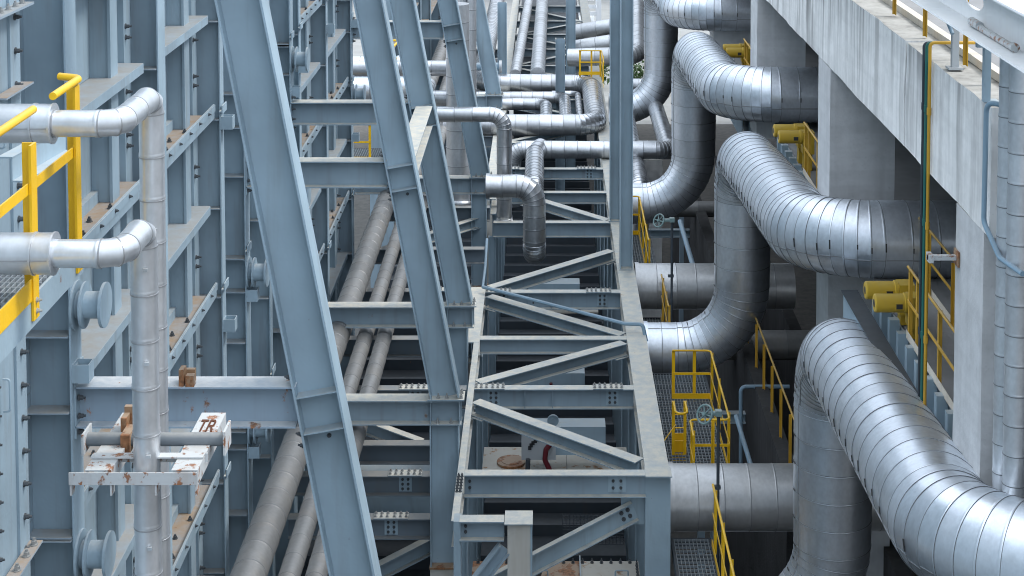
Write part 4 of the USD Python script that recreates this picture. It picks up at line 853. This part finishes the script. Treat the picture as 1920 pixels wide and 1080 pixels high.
valve("green grey handwheel on a tall stem before the nearest duct", 1325, 778, 28.9, 6.5)
valve("dark handwheel on a tall stem under the third riser elbow", 1238, 415, 38.9, 7.2, 0.16)
single("trench_wall", rough_box(4.72, 5.02, 30.6, 60, 0, 7.95, 0.8, 0.01, 21), "shade_dark_concrete", "dim concrete retaining wall running back beneath the risers", "wall")
single("trench_wall", rough_box(6.4, 6.7, 24, 60, 0, 7.2, 0.8, 0.01, 23), "shade_dark_concrete", "dim rear concrete wall deep below the gallery", "wall")
rail("trench_handrail", "weathered yellow handrail on the dim concrete trench wall", [(4.93, 31.0, 7.95), (4.93, 39.0, 7.95)], 1.05, [0.4, 1.7, 3.0, 4.3, 5.6, 7.2], mat="old_yellow", toe=False, mid=False)
T = Thing("grey_pipe_bend", "thin grey pipe bending over the dark trench", "pipe")
T.add("tube", tube([at(1480, 725, d=35.5), at(1389, 725, d=35.5), at(1389, 900, d=35.5)], 0.045, 0.12, 10), "blue_pipe", smooth=40)
T.done()
T = Thing("leaning_pipe", "thin pale pipe leaning deep in the trench", "pipe")
T.add("tube", cyl(at(1380, 780, d=33.5), at(1440, 980, d=31), 0.05, 12), "blue_pipe", smooth=40)
T.done()
T = Thing("leaning_pipe", "pale pipe leaning beneath the third riser elbow", "pipe")
T.add("tube", cyl(at(1275, 415, d=46), at(1300, 500, d=43), 0.07, 12), "blue_pipe", smooth=40)
T.done()
T = Thing("pipe_trestle", "grey steel frame spanning the trench behind the second riser", "steel frame")
ibeam(T, at(1180, 437, d=52), at(1310, 437, d=52), 0.26, 0.2, "steel"); T.add("post", box(at(1278, 440, d=52)[0] - 0.07, at(1278, 440, d=52)[0] + 0.07, 51.9, 52.1, 0, 8.4), "rack_steel")
T.done()
T = Thing("pipe_trestle", "dark steel cross frame deep below the handwheel walkway", "steel frame")
ibeam(T, (3.0, 37.0, 6.6), (4.7, 37.0, 6.6), 0.24, 0.2, "steel"); T.add("post", box(3.9, 4.1, 36.9, 37.1, 0, 6.4), "steel"); T.add("post", box(3.3, 3.45, 33.9, 34.1, 0, 6.4), "steel")
T.done()
single("pale_block", rough_box(2.4, 4.0, 54.5, 55.5, 0, 8.4, 0.8, 0.01, 24), "concrete", "pale concrete block beneath the third riser elbow", "concrete block")

# ------------------------------------------------------------------ machinery deep inside the rack
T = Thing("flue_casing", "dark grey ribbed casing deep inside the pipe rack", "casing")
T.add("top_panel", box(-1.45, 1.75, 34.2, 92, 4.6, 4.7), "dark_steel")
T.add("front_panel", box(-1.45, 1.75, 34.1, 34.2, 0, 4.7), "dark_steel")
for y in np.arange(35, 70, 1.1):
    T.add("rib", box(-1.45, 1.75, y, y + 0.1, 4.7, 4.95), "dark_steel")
T.add("darkening_block", box(-1.45, 1.75, 69, 99, 4.96, 8.3), "dark_steel")  # added dark box that darkens the view through the far rack
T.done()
T = Thing("left_casing", "casing coloured dark for shade deep below the three lagged pipes", "casing")
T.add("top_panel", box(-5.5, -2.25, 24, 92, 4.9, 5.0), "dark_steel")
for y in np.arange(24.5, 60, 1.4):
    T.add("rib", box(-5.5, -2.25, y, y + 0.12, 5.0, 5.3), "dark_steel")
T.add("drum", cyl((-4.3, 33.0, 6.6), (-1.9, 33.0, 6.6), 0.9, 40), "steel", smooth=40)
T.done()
zt = 6.9
T = Thing("rusty_deck", "rust stained steel deck plate at the bottom of the front bay", "steel deck")
for k, (x0, x1, m) in enumerate(((-1.40, -0.3, "rust_plate"), (-0.295, 0.62, "rust_plate"), (0.63, 1.74, "rusty_pale"))):
    T.add("deck_plate", box(x0, x1, 26.5, 29.55, zt - 0.02, zt), m)
paint("rusty_pale", (0.42, 0.40, 0.35), dust=0.4, dustc=(0.45, 0.42, 0.36), rust=0.55, rustc=(0.26, 0.13, 0.05), streak=0.4, streakc=(0.3, 0.18, 0.08))
T.add("seam_bar", box(0.618, 0.64, 26.5, 29.58, zt, zt + 0.10), "steel")
T.add("edge_bolts", cat([hexbolt((x, 29.48, zt), (0, 0, 1), 0.025, 0.05) for x in np.arange(-1.3, 1.7, 0.18)] + [hexbolt((1.70, y, zt), (0, 0, 1), 0.02, 0.08) for y in np.arange(26.6, 29.4, 0.12)]), "bolt", kind="stuff")
T.add("lift_handle", tube([(1.28, 29.0, zt), (1.28, 29.0, zt + 0.1), (1.52, 29.0, zt + 0.1), (1.52, 29.0, zt)], 0.014, 0.03, 8), "steel")
T.add("lift_handle", tube([(-0.2, 29.0, zt), (-0.2, 29.0, zt + 0.1), (0.02, 29.0, zt + 0.1), (0.02, 29.0, zt)], 0.014, 0.03, 8), "steel")
T.done()
T = Thing("wrapped_valve", "dark wrapped valve lump on the rusty deck beside the knee brace", "valve")
T.add("wrap", lathe((-0.35, 28.6, zt), (0, 0, 1), [(0, 0.22), (0.1, 0.28), (0.2, 0.22), (0.27, 0.27), (0.36, 0.2), (0.42, 0.08)], 14), "black", smooth=40)
T.done()
T = Thing("mesh_screen", "dark wire mesh screen behind the rusty deck", "screen")
T.add("mesh", cat([box(0.3, 1.5, 30.2, 30.21, z, z + 0.012) for z in np.arange(6.9, 7.5, 0.07)] + [box(x, x + 0.012, 30.2, 30.21, 6.9, 7.5) for x in np.arange(0.3, 1.5, 0.07)]), "dark_steel", kind="stuff")
T.done()
zb = 7.3; db = at(1000, 880, z=zb)[1]
T = Thing("damper_actuator", "grey actuator cabinet with black dial scale and dark red lever", "actuator")
x0, x1 = at(990, 850, d=db)[0], at(1135, 850, d=db)[0]
T.add("cabinet", box(x0, x1, db - 0.1, db + 0.35, zb + 0.35, zb + 0.95), "steel")
xa, xb = at(978, 850, d=db)[0], at(1042, 850, d=db)[0]
T.add("dial_plate", cat([box(xa, xb, db - 0.22, db - 0.2, zb + 0.3, zb + 0.9)]), "galv")
cx, cz = (xa + xb) / 2 + 0.15, zb + 0.42
arc = [box(cx + 0.36 * math.cos(t) - 0.035, cx + 0.36 * math.cos(t) + 0.035, db - 0.235, db - 0.222, cz + 0.36 * math.sin(t) - 0.04, cz + 0.36 * math.sin(t) + 0.04) for t in np.linspace(1.35, 2.75, 9)]
T.add("dial_scale", cat(arc), "black")
T.add("red_lever", tube([(cx + 0.12, db - 0.28, cz + 0.28), (cx + 0.0, db - 0.28, cz + 0.12), (cx - 0.02, db - 0.28, cz - 0.1), (cx + 0.08, db - 0.30, cz - 0.3)], 0.055, 0.1, 10), "red", smooth=40)
T.add("lift_eye", lathe((cx + 0.15, db - 0.05, zb + 1.08), (0, -1, 0), [(0, 0.12), (0.05, 0.12), (0.051, 0.05), (0.06, 0.05)], 20), "steel", smooth=40)
T.add("link_rod", cyl((xa + 0.12, db - 0.3, zb + 0.0), (xa + 0.14, db - 0.3, zb + 0.35), 0.05, 12), "dark_steel")
T.done()
T = Thing("rusty_shelf", "rusty bolted shelf plate under the dial actuator", "steel deck")
T.add("shelf_plate", box(-1.35, 0.42, db - 0.5, db + 1.1, zb - 0.03, zb), "rusty_pale"); T.add("shelf_plate", box(0.43, 1.72, db - 0.5, db + 1.1, zb - 0.03, zb), "rusty_pale")
T.add("edge_bolts", cat([hexbolt((x, db - 0.42, zb), (0, 0, 1), 0.025, 0.05) for x in np.arange(-1.2, 1.7, 0.2)]), "bolt", kind="stuff")
T.add("rust_mouth", lathe((-0.75, db + 0.3, zb), (0, 0, 1), [(0, 0.3), (0.05, 0.3), (0.05, 0.2), (0.06, 0.2)], 24), "rust_plate", smooth=40)
T.done()
for k, (d, z) in enumerate([(36.9, 7.0), (42.8, 7.2)]):
    T = Thing("damper_actuator", ["smaller dim actuator box behind the third cross beam", "rust spotted hanger plate low behind the fourth diagonal"][k], "actuator")
    T.add("cabinet", box(-0.5, 0.9, d, d + 0.5, z, z + 0.7), "steel"); T.add("base", box(-1.2, 1.4, d - 0.2, d + 0.8, z - 0.05, z - 0.002), "rusty_pale" if k else "steel")
    if k == 0: T.add("red_lever", tube([(0.1, d - 0.08, z + 0.5), (0.12, d - 0.08, z + 0.3), (0.3, d - 0.1, z + 0.2)], 0.04, 0.1, 8), "red", smooth=40)
    else: T.add("handle_bar", tube([(-0.6, d - 0.15, z + 0.0), (-0.6, d - 0.15, z + 0.25), (0.6, d - 0.15, z + 0.25), (0.6, d - 0.15, z)], 0.03, 0.06, 8), "bolt_grey")
    T.done()

# ------------------------------------------------------------------ beyond the end of the wall and the far background
T = Thing("far_casing_wall", "grey casing wall of the next unit beyond the first wall", "wall")
for k, (a_, b_) in enumerate([(58, 62), (62, 66), (66, 71), (71, 77), (77, 84), (84, 92)]):
    T.add("wall_panel", box(-6.5, -6.2, a_ + 0.01, b_ - 0.01, 0, 24), "wall_steel")
    T.add("stiffener", box(-6.2, -5.65, a_ + 0.02, a_ + 0.05, 0, 24), "wall_steel"); T.add("stiffener_flange", box(-5.65, -5.62, a_ - 0.1, a_ + 0.25, 0, 24), "steel")
    for z in (9.7, 11.4, 13, 14.6, 16.1):
        T.add("ledge", box(-6.2, -5.7, a_ + 0.3, b_ - 0.1, z, z + 0.03), "rusty_ledge")
T.done()
platform("far_platform", "small far grating platform beyond the end of the wall", -6.5, -5.0, 47.5, 49.5, at(680, 300, d=48)[2])
q = at(690, 300, d=47.6)
rail("far_platform_rail", "bright yellow rail and post beyond the end of the wall", [(-6.2, 47.5, q[2]), (-5.28, 47.5, q[2])], 1.1, [0.3, 0.88], drop=0.1)
q = at(742, 150, d=48.5)
T = Thing("yellow_gate_post", "yellow post with bent top rail seen between two inclined braces", "handrail")
T.add("post", box(q[0] - 0.05, q[0] + 0.05, 48.45, 48.5, q[2] - 0.6, q[2] + 0.7), "yellow"); T.add("top_rail", tube([(q[0] - 0.4, 49.5, q[2] + 1.05), (q[0] + 0.02, 49.5, q[2] + 1.05), (q[0] - 0.1, 48.4, q[2] + 1.0)], 0.035, 0.1, 10), "yellow", smooth=40)
T.done()
T = Thing("background_building", "pale far building with rows of dark windows behind the rack", "building")
T.add("wall", box(-40, 60, 150, 160, 0, 22), "pale_wall")
for x in np.arange(-38, 58, 3.0):
    for z in (2.0, 6.0, 10.0):
        kk = T.add("window", box(x, x + 1.7, 149.9, 149.99, z, z + 1.8), "window_dark")
T.done()
def frame_tower(label, x, y, w, hgt):
    T = Thing("far_steel_frame", label, "steel frame", "pale far steel frames")
    for i in (0, 1):
        for j in (0, 1):
            T.add("post", box(x + i * w - 0.15, x + i * w + 0.15, y + j * w - 0.15, y + j * w + 0.15, 0, hgt), "pale_wall")
    for z in np.arange(2.2, hgt + 0.1, 2.2):
        T.add("beam", cat([box(x - 0.1, x + w + 0.1, y - 0.1, y + 0.1, z, z + 0.25), box(x - 0.1, x + w + 0.1, y + w - 0.1, y + w + 0.1, z, z + 0.25), box(x - 0.1, x + 0.1, y, y + w, z, z + 0.25), box(x + w - 0.1, x + w + 0.1, y, y + w, z, z + 0.25)]), "pale_wall")
    for z in np.arange(0.4, hgt, 2.2):
        T.add("vessel", cyl((x + 0.3, y + w / 2, z + 0.9), (x + w - 0.3, y + w / 2, z + 0.9), 0.5 + 0.2 * rng.random(), 18), "white", smooth=40)
    T.done()
frame_tower("pale far steel frame holding vessels, left one", 0.5, 112, 3.2, 7.0)
frame_tower("pale far steel frame holding vessels, right one", 5.2, 118, 3.2, 7.0)
single("far_gantry", box(1.0, 12, 100, 100.6, 9.3, 10.4), "pale_wall", "pale far cross gantry behind the tall columns", "gantry")
def shrub(label, x, y, r, h):
    T = Thing("shrub", label, "shrub", "far shrubs")
    R_ = np.random.default_rng(int(x * 10 + y)); n = 700
    p = R_.normal(size=(n, 3)); p = p / np.linalg.norm(p, axis=1)[:, None] * (R_.random((n, 1)) ** 0.4) * [r, r, h / 2] + [x, y, h * 0.6]
    V, F = [], []
    for c in p:
        a = R_.normal(size=3) * 0.14; b = R_.normal(size=3) * 0.14
        F.append([len(V), len(V) + 1, len(V) + 2]); V += [c, c + a, c + b]
    T.add("crown", (np.array(V), np.array(F)), "leaf"); T.add("trunk", cyl((x, y, 0), (x, y, h * 0.6), 0.08, 8, 0.03), "rust_plate")
    T.done()
for k, (x, y) in enumerate([(5.9, 103), (7.6, 106), (3.4, 108)]):
    shrub(["green shrub far back right of the tall columns", "green shrub far back under the concrete beam", "green shrub far back left of the tall columns"][k], x, y, 1.0, 2.6)
